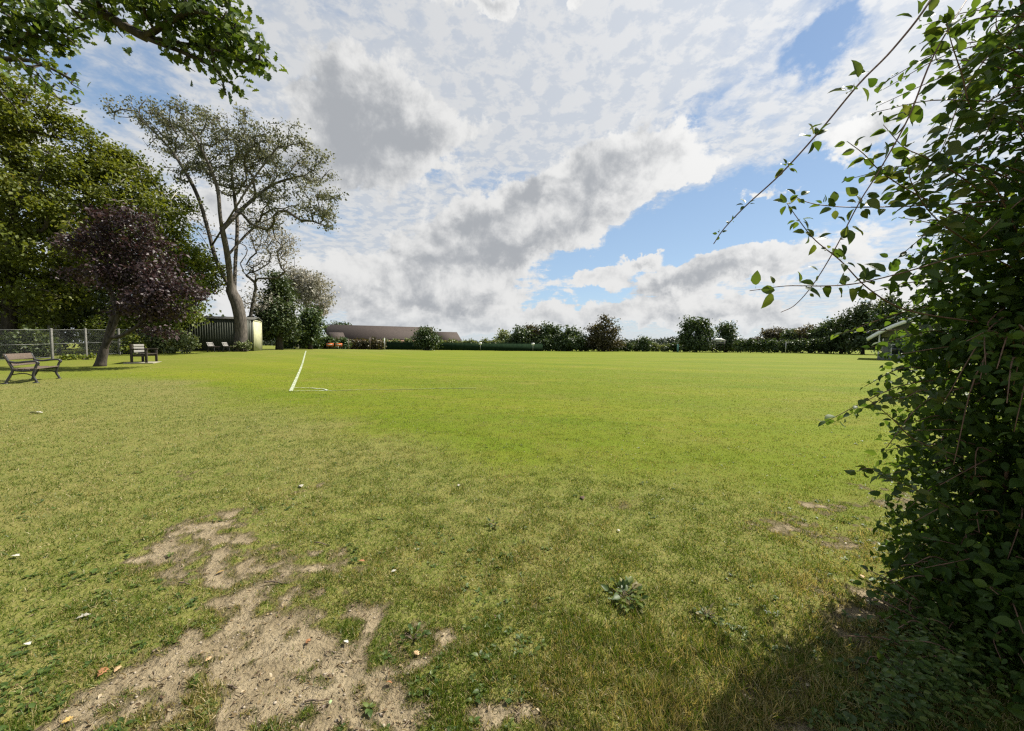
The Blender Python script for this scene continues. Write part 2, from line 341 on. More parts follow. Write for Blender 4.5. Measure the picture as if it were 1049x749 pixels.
# ------------------------------------------------------------------ ground masks (world space)
def gp(px, py): p = g(px, py); return (float(p[0]), float(p[1]))
_spots = []
def spot(px, py, rx, ry, amp):
    """worn patch: centre and radii given in metres from its picture footprint"""
    c = gp(px, py); a = gp(px + rx, py); b_ = gp(px, max(py - ry, 375)); _spots.append((c[0], c[1], abs(a[0] - c[0]) + .02, abs(b_[1] - c[1]) + .02, amp))
for s_ in [(285, 690, 95, 60, 1.25), (250, 740, 120, 50, 1.2), (300, 620, 55, 34, .85), (235, 575, 45, 22, .8), (215, 545, 45, 22, 1.05), (190, 560, 42, 14, .85), (265, 592, 34, 22, 1.0), (255, 612, 34, 16, .7), (240, 560, 30, 16, .7),
           (180, 680, 40, 22, .7), (135, 705, 40, 18, .5), (90, 740, 40, 14, .3), (330, 655, 40, 26, .65), (430, 660, 38, 22, .72), (375, 745, 60, 28, .8), (520, 612, 26, 9, .62), (530, 720, 50, 22, .6),
           (310, 500, 18, 6, .62), (205, 485, 40, 10, .45), (350, 575, 30, 12, .5), (390, 615, 32, 12, .5), (820, 535, 26, 9, .75), (845, 515, 26, 7, .6), (790, 548, 30, 8, .5),
           (755, 705, 42, 20, .72), (870, 700, 60, 40, .7), (905, 630, 50, 40, .75), (925, 560, 40, 30, .7), (760, 620, 40, 12, .45), (640, 520, 30, 8, .3), (945, 520, 40, 25, .6)]:
    spot(*s_)
def dirt_mask(x, y):
    d = np.zeros_like(x)
    wx = x + .22 * (fbm(x * 2.1, y * 2.1, 5) - .5) * 2; wy = y + .30 * (fbm(x * 2.1 + 40, y * 2.1, 6) - .5) * 2
    for cx, cy, rx, ry, a in _spots:
        d = d + a * np.exp(-((wx - cx) / rx) ** 2 - ((wy - cy) / ry) ** 2)
    d = np.minimum(d, 1.25) * .62
    n = fbm(x * 3.0, y * 3.0, 9, 4) - .5; n2 = fbm(x * 13, y * 13, 12, 4) - .5
    gate = sm(.05, .30, d); n = n * gate; n2 = n2 * gate
    return np.clip(d * (1 + .5 * n) + n * .9 + n2 * 2.3 - .09, 0, 1.3)
# the mown pitch begins beyond a slanting line; this side of it the turf is rough and dry
L0 = np.array(gp(240, 415)); L1 = np.array(gp(610, 500)); L2 = np.array(gp(905, 545))
def pitch_mask(x, y):
    yb = np.interp(x, [-40, -12, L0[0], L1[0], L2[0], 12, 40], [16, 14, L0[1], L1[1], L2[1], 3.2, 3.0])
    return sm(-1.1, 1.5, (y - yb) + 2.2 * (fbm(x * .6, y * .6, 31) - .5)) * (1 - .45 * sm(12, 24, -x))
def bumps(x, y):
    r = np.hypot(x, y)
    return (.050 * (fbm(x * 1.3, y * 1.3, 51) - .5) + .022 * (fbm(x * 7, y * 7, 52, 3) - .5)) * (1 - sm(8, 18, r))
def GZ(x, y): return T(x, y) + bumps(x, y) - .012 * np.clip(dirt_mask(x, y), 0, 1) * (1 - sm(8, 18, np.hypot(x, y)))

rad = np.concatenate([[0.02], np.geomspace(.35, 14, 330), np.geomspace(14.4, 4500, 130)])
ang = np.concatenate([np.radians(np.linspace(-78, 78, 470)), np.radians(np.linspace(82, 278, 50))])
A, Rr = np.meshgrid(ang, rad); X = (np.sin(A) * Rr).ravel(); Y = (np.cos(A) * Rr).ravel()
na, nr = len(ang), len(rad); i = np.arange(nr - 1)[:, None] * na + np.arange(na)[None]; j = np.arange(nr - 1)[:, None] * na + (np.arange(na) + 1)[None] % na
faces = np.stack([i, j, j + na, i + na], -1).reshape(-1, 4)
near = np.hypot(X, Y) < 18
Z = T(X, Y); Z[near] = GZ(X[near], Y[near])
dm = np.zeros_like(X); dm[near] = dirt_mask(X[near], Y[near])
m, t, b, out = new_mat('turf'); geo = t.n('ShaderNodeNewGeometry').outputs['Position']
dirt, pit = t.attr('dirt'), t.attr('pitch')
f1 = t.noise(geo, 38, 5, .7); f2 = t.noise(geo, 5.5, 6, .65); f3 = t.noise(geo, .55, 5, .6)
mp = t.n('ShaderNodeMapping'); mp.inputs['Scale'].default_value = (.05, .16, 1); mp.inputs['Rotation'].default_value = (0, 0, .22); t.put(mp.inputs[0], geo)
f4 = t.noise(mp.outputs[0], 1., 5, .62)
mp2 = t.n('ShaderNodeMapping'); mp2.inputs['Scale'].default_value = (.35, 1.6, 1); t.put(mp2.inputs[0], geo); f5 = t.noise(mp2.outputs[0], 1., 6, .7)
rough_g = t.mix(t.ss(f2, .35, .66), (.076, .106, .014), (.138, .144, .032)); rough_g = t.mix(t.ss(f1, .35, .75), rough_g, (.180, .162, .058)); rough_g = t.mix(t.ss(f3, .45, .75, 0., .45), rough_g, (.185, .155, .058))
mown = t.mix(t.ss(f4, .25, .75), (.088, .130, .006), (.142, .164, .010)); mown = t.mix(t.ss(f5, .40, .80, 0., .6), mown, (.178, .162, .020)); mown = t.mix(t.ss(f1, .45, .8, 0., .6), mown, (.045, .078, .006))
mown = t.mix(t.ss(f2, .5, .75, 0., .45), mown, (.150, .138, .028)); mown = t.mix(t.ss(f3, .48, .70, 0., .45), mown, (.165, .145, .034))
mp3 = t.n('ShaderNodeMapping'); mp3.inputs['Rotation'].default_value = (0, 0, .5); t.put(mp3.inputs[0], geo); sp3 = t.n('ShaderNodeSeparateXYZ'); t.put(sp3.inputs[0], mp3.outputs[0])
band = t.ss(t.m('SINE', t.add(t.mul(sp3.outputs[1], 1.15), t.mul(f3, 3.))), -.6, .6); mown = t.mix(t.mul(band, .22), mown, (.066, .108, .005))
col = t.mix(pit, rough_g, mown)
soil = t.mix(t.ss(f2, .3, .7), (.185, .147, .088), (.285, .233, .148)); soil = t.mix(t.ss(f1, .45, .75, 0., .65), soil, (.110, .086, .050))
vo = t.n('ShaderNodeTexVoronoi'); vo.inputs['Scale'].default_value = 55; t.put(vo.inputs['Vector'], geo)
soil = t.mix(t.ss(vo.outputs['Distance'], .05, .16, .55, 0.), soil, (.36, .31, .22))
dfac = t.ss(t.add(dirt, t.mul(t.sub(f1, .5), .9)), .22, .80)
col = t.mix(t.ss(t.add(dirt, t.mul(t.sub(f1, .5), .4)), .10, .34, 0., .75), col, (.115, .092, .045)); col = t.mix(dfac, col, soil)
t.put(b.inputs['Base Color'], col); b.inputs['Roughness'].default_value = .95; b.inputs['Specular IOR Level'].default_value = .1
bp = t.n('ShaderNodeBump'); bp.inputs['Strength'].default_value = .85; bp.inputs['Distance'].default_value = .022; t.put(bp.inputs['Height'], t.add(t.add(f1, t.mul(vo.outputs['Distance'], .3)), t.mul(t.mul(t.noise(geo, 11, 6, .7), dfac), 2.5))); t.put(b.inputs['Normal'], bp.outputs[0])
go = build('ground', np.stack([X, Y, Z], 1), [faces], m, smooth=True, attrs={'dirt': dm, 'pitch': pitch_mask(X, Y)}); tag(go, kind='structure')

# painted pitch lines: sheets 4 mm above the ground, following it
m, t, b, out = new_mat('line_paint'); geo = t.n('ShaderNodeNewGeometry').outputs['Position']; n1 = t.noise(geo, 22, 5, .7)
t.put(b.inputs['Base Color'], t.mix(t.ss(t.add(t.mul(n1, .7), t.mul(t.noise(geo, 2.2, 4, .6), .3)), .40, .58), (.46, .48, .40), (.12, .16, .03))); b.inputs['Roughness'].default_value = .9; M['line'] = m
m, t, b, out = new_mat('line_paint_worn'); geo = t.n('ShaderNodeNewGeometry').outputs['Position']; n1 = t.noise(geo, 9, 5, .7)
t.put(b.inputs['Base Color'], t.mix(t.ss(n1, .30, .50), (.30, .32, .20), (.14, .165, .025))); b.inputs['Roughness'].default_value = .9; M['lineworn'] = m
def stripe(P, w):
    P = np.asarray(P, float); Tn = np.gradient(P, axis=0); Tn /= np.linalg.norm(Tn, axis=1)[:, None]; N_ = np.stack([-Tn[:, 1], Tn[:, 0]], 1)
    a, b_ = P + N_ * w / 2, P - N_ * w / 2
    V = np.concatenate([a, b_]); z = np.where(np.hypot(V[:, 0], V[:, 1]) < 18, GZ(V[:, 0], V[:, 1]), T(V[:, 0], V[:, 1])) + .012
    k = len(P); f = np.stack([np.arange(k - 1), np.arange(1, k), np.arange(1, k) + k, np.arange(k - 1) + k], 1)[:, ::-1]
    return np.column_stack([V, z]), f
C0 = np.array(gp(298, 401)); E0 = np.array(gp(313.5, 359.6)); X0 = np.array(gp(430, 398.6))
du = (E0 - C0) / np.linalg.norm(E0 - C0); dv = (X0 - C0) / np.linalg.norm(X0 - C0)
v1, f1_ = stripe([C0 + du * s_ for s_ in np.linspace(0, np.linalg.norm(E0 - C0), 160)], .10)
arc = [C0 + 1.0 * (du * math.sin(a) * .9 + dv * math.cos(a)) for a in np.linspace(0, PI / 2, 24)]
v2, f2_ = stripe(arc, .06); v2[:, 2] += .004
v3, f3_ = stripe([C0 + dv * s_ for s_ in np.linspace(.08, 1.0, 20)], .06); v3[:, 2] += .002
V = np.concatenate([v1, v2, v3]); fa = np.concatenate([f1_, f2_ + len(v1), f3_ + len(v1) + len(v2)])
tag(build('pitch_marking', V, [fa], M['line']), kind='structure')
v4, f4_ = stripe([C0 + dv * s_ for s_ in np.linspace(1.05, 5.5, 60)], .09)
tag(build('worn_pitch_marking', v4, [f4_], M['lineworn']), kind='structure')

# ------------------------------------------------------------------ leaves
def tmpl(pts, faces): return np.array(pts, float), [np.array(f) for f in faces]
LEAF_Q = tmpl([(0, 0, 0), (.36, .42, .10), (0, 1, -.06), (-.36, .42, .10)], [[(0, 1, 2), (0, 2, 3)]])
_p = [(-.014, -.20, .02), (.014, -.20, .02), (0, .02, 0), (0, .35, -.03), (0, .7, -.09), (0, 1, -.24), (.17, .12, .05), (.31, .36, .08), (.27, .62, .02), (.13, .85, -.10), (-.17, .12, .05), (-.31, .36, .08), (-.27, .62, .02), (-.13, .85, -.10)]
LEAF_8 = tmpl([(x, y + .2, z) for x, y, z in _p], [[(0, 1, 2), (2, 6, 7), (2, 7, 3), (3, 7, 8), (3, 8, 4), (4, 8, 9), (4, 9, 5), (2, 11, 10), (2, 3, 11), (3, 12, 11), (3, 4, 12), (4, 13, 12), (4, 5, 13)]])
_o = [(0, 0), (.07, .12), (.20, .22), (.13, .32), (.34, .46), (.20, .56), (.33, .72), (.17, .80), (.14, .94), (0, 1)]
_v = [(0, y, -.12 * y * y) for x, y in _o] + [(x, y, .35 * x - .12 * y * y) for x, y in _o] + [(-x, y, .35 * x - .12 * y * y) for x, y in _o]
_f = []
for k in range(9): _f += [(k, 10 + k, 11 + k), (k, 11 + k, k + 1), (k, 21 + k, 20 + k), (k, k + 1, 21 + k)]
LEAF_OAK = tmpl(_v, [_f])
BLADE = tmpl([(-.5, 0, 0), (.5, 0, 0), (-.38, .5, .07), (.38, .5, .07), (0, 1, .34)], [[(0, 1, 3), (0, 3, 2), (2, 3, 4)]])
def nrm(v): return v / (np.linalg.norm(v, axis=-1, keepdims=True) + 1e-9)
def leaves(P, A, N, size, tm, rnd, width=None):
    """instantiate a leaf template into arrays"""
    A = nrm(A); B = nrm(np.cross(A, N)); N2 = np.cross(B, A); v, fs = tm
    size = np.broadcast_to(size, (len(P),)); wd = size if width is None else np.broadcast_to(width, (len(P),))
    V = P[:, None] + (v[None, :, 0, None] * wd[:, None, None]) * B[:, None] + (v[None, :, 1, None] * A[:, None] + v[None, :, 2, None] * N2[:, None]) * size[:, None, None]
    off = np.arange(len(P))[:, None, None] * len(v)
    F = [(f[None] + off).reshape(-1, f.shape[1]) for f in fs]
    return V.reshape(-1, 3), F, np.repeat(rnd, len(v))

# ------------------------------------------------------------------ tree growth
class Skel:
    def __init__(s, P, d=(0, 0, 1)):
        s.P = [np.asarray(p, float) for p in P]; s.par = [-1] + list(range(len(P) - 1)); s.len = [0]
        for i in range(1, len(P)): s.len.append(s.len[-1] + np.linalg.norm(s.P[i] - s.P[i - 1]))
    def grow(s, pts, first, bal=.35, step=.6, rng=None, wob=.1, droop=0):
        order = np.argsort(np.linalg.norm(pts - s.P[first], axis=1))
        tips = []
        for k in order:
            p = pts[k]; Q = np.array(s.P[first:]); L = np.array(s.len[first:])
            dd = np.linalg.norm(Q - p, axis=1); i = int(np.argmin(dd + bal * L)) + first; d = dd[i - first]
            q = s.P[i]; pr = s.par[i]; dr = (q - s.P[pr]) if pr >= 0 else np.array([0, 0, 1.]); dr = dr / (np.linalg.norm(dr) + 1e-9)
            c = q + dr * d * .38; n = max(1, int(round(d / step))); last = i
            for t_ in np.arange(1, n + 1) / n:
                x = (1 - t_) ** 2 * q + 2 * t_ * (1 - t_) * c + t_ * t_ * p
                if t_ < 1: x = x + rng.normal(0, wob * d / n, 3)
                x = x - np.array([0, 0, droop * t_ * t_ * d])
                s.P.append(x); s.par.append(last); s.len.append(s.len[last] + d / n); last = len(s.P) - 1
            tips.append(last)
        return tips
    def radii(s, r0, rmin, k=2.3):
        n = len(s.P); a = np.zeros(n); ch = [[] for _ in range(n)]
        for i in range(1, n): ch[s.par[i]].append(i)
        for i in range(n - 1, -1, -1): a[i] = 1 if not ch[i] else a[i] + 0; a[i] = max(a[i], 1); 
        a[:] = 0
        for i in range(n - 1, -1, -1):
            if not ch[i]: a[i] = 1
            if s.par[i] >= 0: a[s.par[i]] += a[i]
        r = a ** (1 / k); r = r * (r0 / r[0]); s.ch = ch; s.r = np.maximum(r, rmin); return s.r
    def tubes(s, origin, split, n_big=9, n_small=5):
        """chains following the thickest child -> (big arrays, small arrays)"""
        big, small = MB(), MB(); stack = [(0, None)]
        while stack:
            i, pre = stack.pop(); chain = ([pre] if pre is not None else []) + [i]
            while s.ch[i]:
                c = sorted(s.ch[i], key=lambda q: -s.r[q])
                for o in c[1:]: stack.append((o, i))
                i = c[0]; chain.append(i)
            if len(chain) < 2: continue
            P = np.array([s.P[q] for q in chain]) - origin; r = np.array([s.r[q] for q in chain])
            if pre is not None: r[0] = min(r[0], r[1] * 1.15)
            r[-1] *= .5
            tb = r.max() > split
            (big if tb else small).tube(P, r, n_big if tb else n_small)
        return big, small

def ell_pts(lobes, n, rng, shell=.45):
    vol = np.array([l[1][0] * l[1][1] * l[1][2] for l in lobes]) ** .8; idx = rng.choice(len(lobes), n, p=vol / vol.sum())
    d = nrm(rng.normal(size=(n, 3))); r = rng.random(n) ** shell
    C = np.array([l[0] for l in lobes])[idx]; Rr = np.array([l[1] for l in lobes])[idx]
    return C + d * r[:, None] * Rr

def tree(name, label, base, Y, trunk, lobes, r0, mat, bark, npts=220, nleaf=12000, lsize=.2, sigma=.5, seed=1, cat='tree', group=None, bal=.3, split=.3,
         tm=LEAF_Q, droop=0, rmin=.012, up=.5, shell=.45, depthk=.9, tips_only=True, limb_name='limbs', spread=.55, first=None, limbk=1.0, forks=(), clump=0.0, lvar=.35):
    rng = np.random.default_rng(seed); k = Y / F0
    b0 = gy(base, Y); b0[2] -= .05
    nodes = [b0] + [at(px, py, Y) for px, py in trunk]
    cr = crom(nodes, 4) if len(nodes) > 2 else np.linspace(nodes[0], nodes[-1], 5)
    L = []
    for l in lobes:
        px, py, rx, ry = l[:4]; dzz = (l[4] if len(l) > 4 else rng.uniform(-spread, spread)) * max(rx, ry) * k
        c = at(px, py, Y); kk = (Y + dzz) / Y; c = CAM + (c - CAM) * kk
        L.append((c, (rx * k, (rx + ry) / 2 * k * depthk, ry * k)))
    sk = Skel(cr)
    for fk in forks:                                           # main limbs drawn out: [start, ..., end]; an optional third value moves a point nearer or farther
        pl = [at(q[0], q[1], Y + (q[2] if len(q) > 2 else 0)) for q in fk]; par = int(np.argmin(np.linalg.norm(np.array(sk.P) - pl[0], axis=1)))
        pl[0] = sk.P[par]
        for x in crom(pl, 4)[1:]:
            sk.P.append(x); sk.par.append(par); sk.len.append(sk.len[par] + np.linalg.norm(x - sk.P[par])); par = len(sk.P) - 1
    pts = ell_pts(L, npts, rng, shell)
    gnd = T(pts[:, 0], pts[:, 1]); pts[:, 2] = np.maximum(pts[:, 2], gnd + .25)
    step = max(.3, k * 8); fi = max(1, int(len(cr) * .45)) if first is None else first
    tips = sk.grow(pts, fi, bal, step, rng, .10, droop); r = sk.radii(r0, rmin); nt = len(cr); r[nt:] = np.maximum(r[nt:] * limbk, rmin)
    r[:3] *= np.array([1.35, 1.15, 1.05])[:len(r[:3])]
    root = empty(name, b0); tag(root, label, cat, group)
    big, small = sk.tubes(b0, split * r0)
    big.build('trunk', M[bark], root, smooth=True)
    if small.n: small.build(limb_name, M[bark], root, smooth=True)
    if nleaf:
        TP = np.array([sk.P[q] for q in tips]); par = np.array([sk.P[sk.par[q]] for q in tips])
        # uneven clumps: some twigs carry far more leaves than others
        wgt = rng.random(len(TP)) ** (1 + clump * 3) + .15; pick = rng.choice(len(TP), nleaf, p=wgt / wgt.sum())
        along = rng.random(nleaf)[:, None] * .8
        P = TP[pick] * (1 - along) + par[pick] * along + rng.normal(size=(nleaf, 3)) * sigma * np.array([1, 1, .7])
        cen = np.mean([l[0] for l in L], 0); o = nrm(P - cen)
        N = nrm(rng.normal(size=(nleaf, 3)) * .75 + np.array([0, 0, up]) + o * .5)
        Ax = rng.normal(size=(nleaf, 3)) + o * .6 - np.array([0, 0, .5])
        z = T(P[:, 0], P[:, 1]); ok = P[:, 2] > z + .1
        P, N, Ax = P[ok], N[ok], Ax[ok]; clr = rng.random(len(TP))[pick][ok]
        rn = np.clip(.55 * rng.random(len(P)) + .45 * clr, 0, 1)
        V, F, rr = leaves(P - b0, Ax, N, lsize * (1 + lvar * rng.normal(size=len(P))).clip(.5, 1.8), tm, rn)
        build('crown', V, F, M[mat], root, rnd=rr)
    return root

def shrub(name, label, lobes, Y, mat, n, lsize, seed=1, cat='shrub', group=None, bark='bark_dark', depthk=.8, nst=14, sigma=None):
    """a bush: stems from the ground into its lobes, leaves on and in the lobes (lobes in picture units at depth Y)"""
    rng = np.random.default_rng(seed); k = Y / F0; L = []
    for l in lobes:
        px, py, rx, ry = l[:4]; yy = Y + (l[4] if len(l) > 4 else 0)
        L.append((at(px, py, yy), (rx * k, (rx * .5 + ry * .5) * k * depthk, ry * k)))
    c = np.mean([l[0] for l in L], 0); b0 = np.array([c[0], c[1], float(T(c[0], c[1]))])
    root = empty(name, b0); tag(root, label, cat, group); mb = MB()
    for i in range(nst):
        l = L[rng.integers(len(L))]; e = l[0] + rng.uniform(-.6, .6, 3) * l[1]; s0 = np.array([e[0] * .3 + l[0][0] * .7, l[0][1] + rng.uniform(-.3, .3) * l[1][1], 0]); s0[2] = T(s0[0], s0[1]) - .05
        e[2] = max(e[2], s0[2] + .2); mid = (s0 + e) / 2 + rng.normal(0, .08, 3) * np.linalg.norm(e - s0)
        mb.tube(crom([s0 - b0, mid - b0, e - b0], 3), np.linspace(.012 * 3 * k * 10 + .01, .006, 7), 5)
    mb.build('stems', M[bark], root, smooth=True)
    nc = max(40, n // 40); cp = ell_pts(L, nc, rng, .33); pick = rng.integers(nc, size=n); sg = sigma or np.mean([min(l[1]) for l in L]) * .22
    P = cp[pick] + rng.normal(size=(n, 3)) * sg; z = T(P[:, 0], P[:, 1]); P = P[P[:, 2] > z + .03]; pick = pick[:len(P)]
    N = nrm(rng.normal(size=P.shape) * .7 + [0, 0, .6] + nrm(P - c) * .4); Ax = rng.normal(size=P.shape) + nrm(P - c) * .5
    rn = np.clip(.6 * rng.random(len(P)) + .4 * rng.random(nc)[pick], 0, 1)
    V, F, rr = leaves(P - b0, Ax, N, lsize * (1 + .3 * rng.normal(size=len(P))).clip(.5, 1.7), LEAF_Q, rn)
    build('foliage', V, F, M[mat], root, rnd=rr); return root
#PART2
# ================================================================== TREES ON THE LEFT
tree('sycamore_tree', 'tall broad green sycamore behind the fence, above the brown slatted bench', 8, 28, [(10, 300), (14, 220), (16, 150)],
     [(8, 112, 62, 40), (62, 150, 46, 36), (-10, 190, 60, 60), (50, 215, 52, 50), (5, 270, 60, 50), (62, 285, 40, 40), (-60, 150, 60, 60), (-55, 260, 60, 60), (38, 112, 26, 18), (20, 330, 50, 20)],
     .38, 'sycamore', 'bark_dark', 300, 46000, .205, .46, 11, clump=.2, up=.9)
tree('sycamore_tree', 'mid green tree with pale grey trunk behind the wire fence, left of the purple tree', 55, 31, [(55, 305), (60, 250), (75, 210)],
     [(112, 185, 40, 34), (90, 235, 50, 46), (140, 215, 42, 40), (60, 285, 36, 36), (122, 165, 22, 14), (150, 190, 24, 18), (30, 240, 40, 40)],
     .30, 'sycamore', 'bark_pale', 240, 30000, .205, .46, 12, clump=.2, up=.9)
tree('lime_tree', 'yellow green tree between the purple tree and the shed', 178, 34, [(178, 320), (176, 280), (172, 250)],
     [(172, 238, 36, 34), (190, 270, 30, 30), (203, 292, 22, 20), (160, 285, 36, 34), (182, 318, 34, 20), (150, 320, 24, 18), (178, 205, 20, 16)],
     .26, 'lime', 'bark_dark', 220, 24000, .20, .46, 13, clump=.2, up=.9)
tree('dark_tree', 'dark leaved tree deep behind the purple tree', 120, 38, [(120, 320), (122, 280)],
     [(110, 290, 60, 40), (150, 300, 50, 36), (60, 310, 50, 34), (130, 262, 50, 30), (185, 330, 26, 20), (10, 320, 60, 34)], .3, 'olive', 'bark_dark', 260, 11000, .36, .9, 14)
tree('purple_plum_tree', 'leaning purple leaved plum tree between the two nearer benches', 101, 20.5, [(106, 360), (113, 335), (119, 318)],
     [(112, 245, 34, 20), (150, 262, 34, 20), (180, 288, 26, 16), (88, 252, 22, 16), (132, 226, 26, 16), (160, 306, 32, 14), (182, 322, 22, 9), (112, 280, 30, 16), (136, 316, 24, 9), (84, 282, 16, 12), (164, 340, 13, 5), (196, 306, 14, 10), (140, 285, 30, 14), (104, 222, 12, 8)],
     .21, 'purple', 'bark_dark', 260, 11500, .15, .24, 15, split=.28, clump=.35, up=.5, limbk=.8,
     forks=[[(106, 362), (115, 340), (122, 320), (128, 300), (132, 280)], [(119, 318), (112, 295), (100, 270)], [(119, 318), (132, 296), (150, 280)], [(112, 345), (122, 345), (140, 335), (150, 325)]])
tree('poplar_tree', 'tall thin crowned poplar with forking grey trunk beside the shed', 246, 36, [(247, 335), (243, 312), (237, 298)],
     [(138, 113, 32, 13), (186, 122, 38, 20), (232, 132, 42, 22), (282, 146, 38, 22), (316, 170, 30, 22), (330, 200, 18, 22), (296, 192, 34, 24), (248, 172, 46, 30), (205, 165, 34, 24), (170, 140, 26, 16), (318, 218, 20, 10), (276, 215, 30, 20), (336, 212, 14, 18), (342, 228, 7, 9), (262, 150, 30, 20)],
     .50, 'poplar', 'bark_grey', 760, 21000, .175, .28, 16, bal=.12, split=.13, up=.2, droop=.08, clump=.55, shell=.42, rmin=.010, first=10, limbk=.62,
     forks=[[(237, 298), (222, 268), (213, 235), (204, 205), (192, 180), (172, 150, 1), (140, 118, 1)], [(237, 298), (233, 262, -1), (226, 225, -2), (222, 190, -2), (205, 150, -3), (190, 125, -3)],
            [(240, 305), (241, 270, 1), (243, 230, 2), (240, 200, 2), (236, 165, 2), (232, 135, 2)], [(243, 235), (258, 205, 1), (282, 188, 1), (310, 180, 0)], [(228, 245), (240, 215, -2), (262, 180, -2), (285, 150, -2)],
            [(222, 268), (205, 240, 1), (190, 225, 1), (172, 218, 0)], [(241, 262), (258, 235, 2), (280, 222, 3), (300, 212, 3)], [(192, 180), (180, 172), (165, 172)]])
tree('weeping_poplar', 'pale wispy grey tree hanging behind the forked poplar trunk', 258, 40, [(256, 330), (262, 295)],
     [(262, 306, 20, 14), (278, 245, 22, 26), (290, 255, 18, 22), (264, 270, 16, 18), (204, 225, 12, 14), (270, 230, 26, 14)], .16, 'silver', 'bark_grey', 240, 4200, .15, .45, 17, bal=.2, droop=.05, clump=.6, rmin=.014)
tree('silver_tree', 'pale silvery tree with a thin trunk rising behind the dark conifer', 303, 54, [(307, 335), (313, 318), (316, 305)],
     [(315, 288, 22, 13), (331, 300, 10, 14), (302, 284, 12, 10), (322, 304, 16, 14), (310, 300, 14, 10), (332, 316, 6, 8)], .28, 'silver', 'bark_pale', 260, 6500, .26, .5, 18, clump=.4)
tree('conifer_tree', 'dark green conifer standing right of the shed', 286, 44, [(286, 330), (285, 300), (284, 280)],
     [(282, 291, 11, 12), (286, 303, 15, 13), (275, 312, 13, 16), (291, 320, 14, 16), (280, 330, 20, 16), (292, 340, 16, 10), (270, 342, 12, 10), (282, 281, 5, 7)], .32, 'conifer', 'bark_dark', 300, 15000, .24, .42, 19, up=.2, clump=.3)
tree('bushy_tree', 'rounded green tree at the right end of the left tree group', 318, 50, [(318, 340), (318, 330)],
     [(318, 327, 11, 12), (312, 338, 14, 12), (322, 342, 9, 9), (304, 346, 12, 8)], .22, 'farleaf', 'bark_dark', 160, 6500, .3, .45, 20)
for i, (lb, y_, mt, n, l, lab) in enumerate([
    ([(72, 372, 14, 8), (88, 371, 11, 7), (100, 373, 8, 5)], 24.5, 'lime', 2600, .16, 'yellowing bracken clump at the foot of the wire fence, left of the purple tree'),
    ([(28, 352, 16, 16), (10, 358, 18, 14), (44, 356, 12, 12)], 25.5, 'olive', 3800, .18, 'dull green bush growing through the fence behind the brown bench'),
    ([(100, 345, 12, 18), (128, 352, 16, 14), (112, 335, 14, 12)], 30, 'lime', 3600, .18, 'light green sapling thicket behind the purple tree trunk'),
    ([(175, 352, 16, 11), (192, 352, 10, 10), (160, 352, 12, 10)], 31.5, 'farpale', 3200, .18, 'pale weedy bush between the dark bench and the shed'),
    ([(250, 354, 8, 4), (240, 356, 6, 2.5)], 35.4, 'farpale', 700, .15, 'low green weeds at the foot of the poplar'),
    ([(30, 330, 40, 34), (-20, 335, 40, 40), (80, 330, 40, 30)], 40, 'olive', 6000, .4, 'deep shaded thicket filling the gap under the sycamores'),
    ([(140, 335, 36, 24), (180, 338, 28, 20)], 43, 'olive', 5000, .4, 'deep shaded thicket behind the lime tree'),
    ]): shrub('bush', lab, lb, y_, mt, n, l, 30 + i)

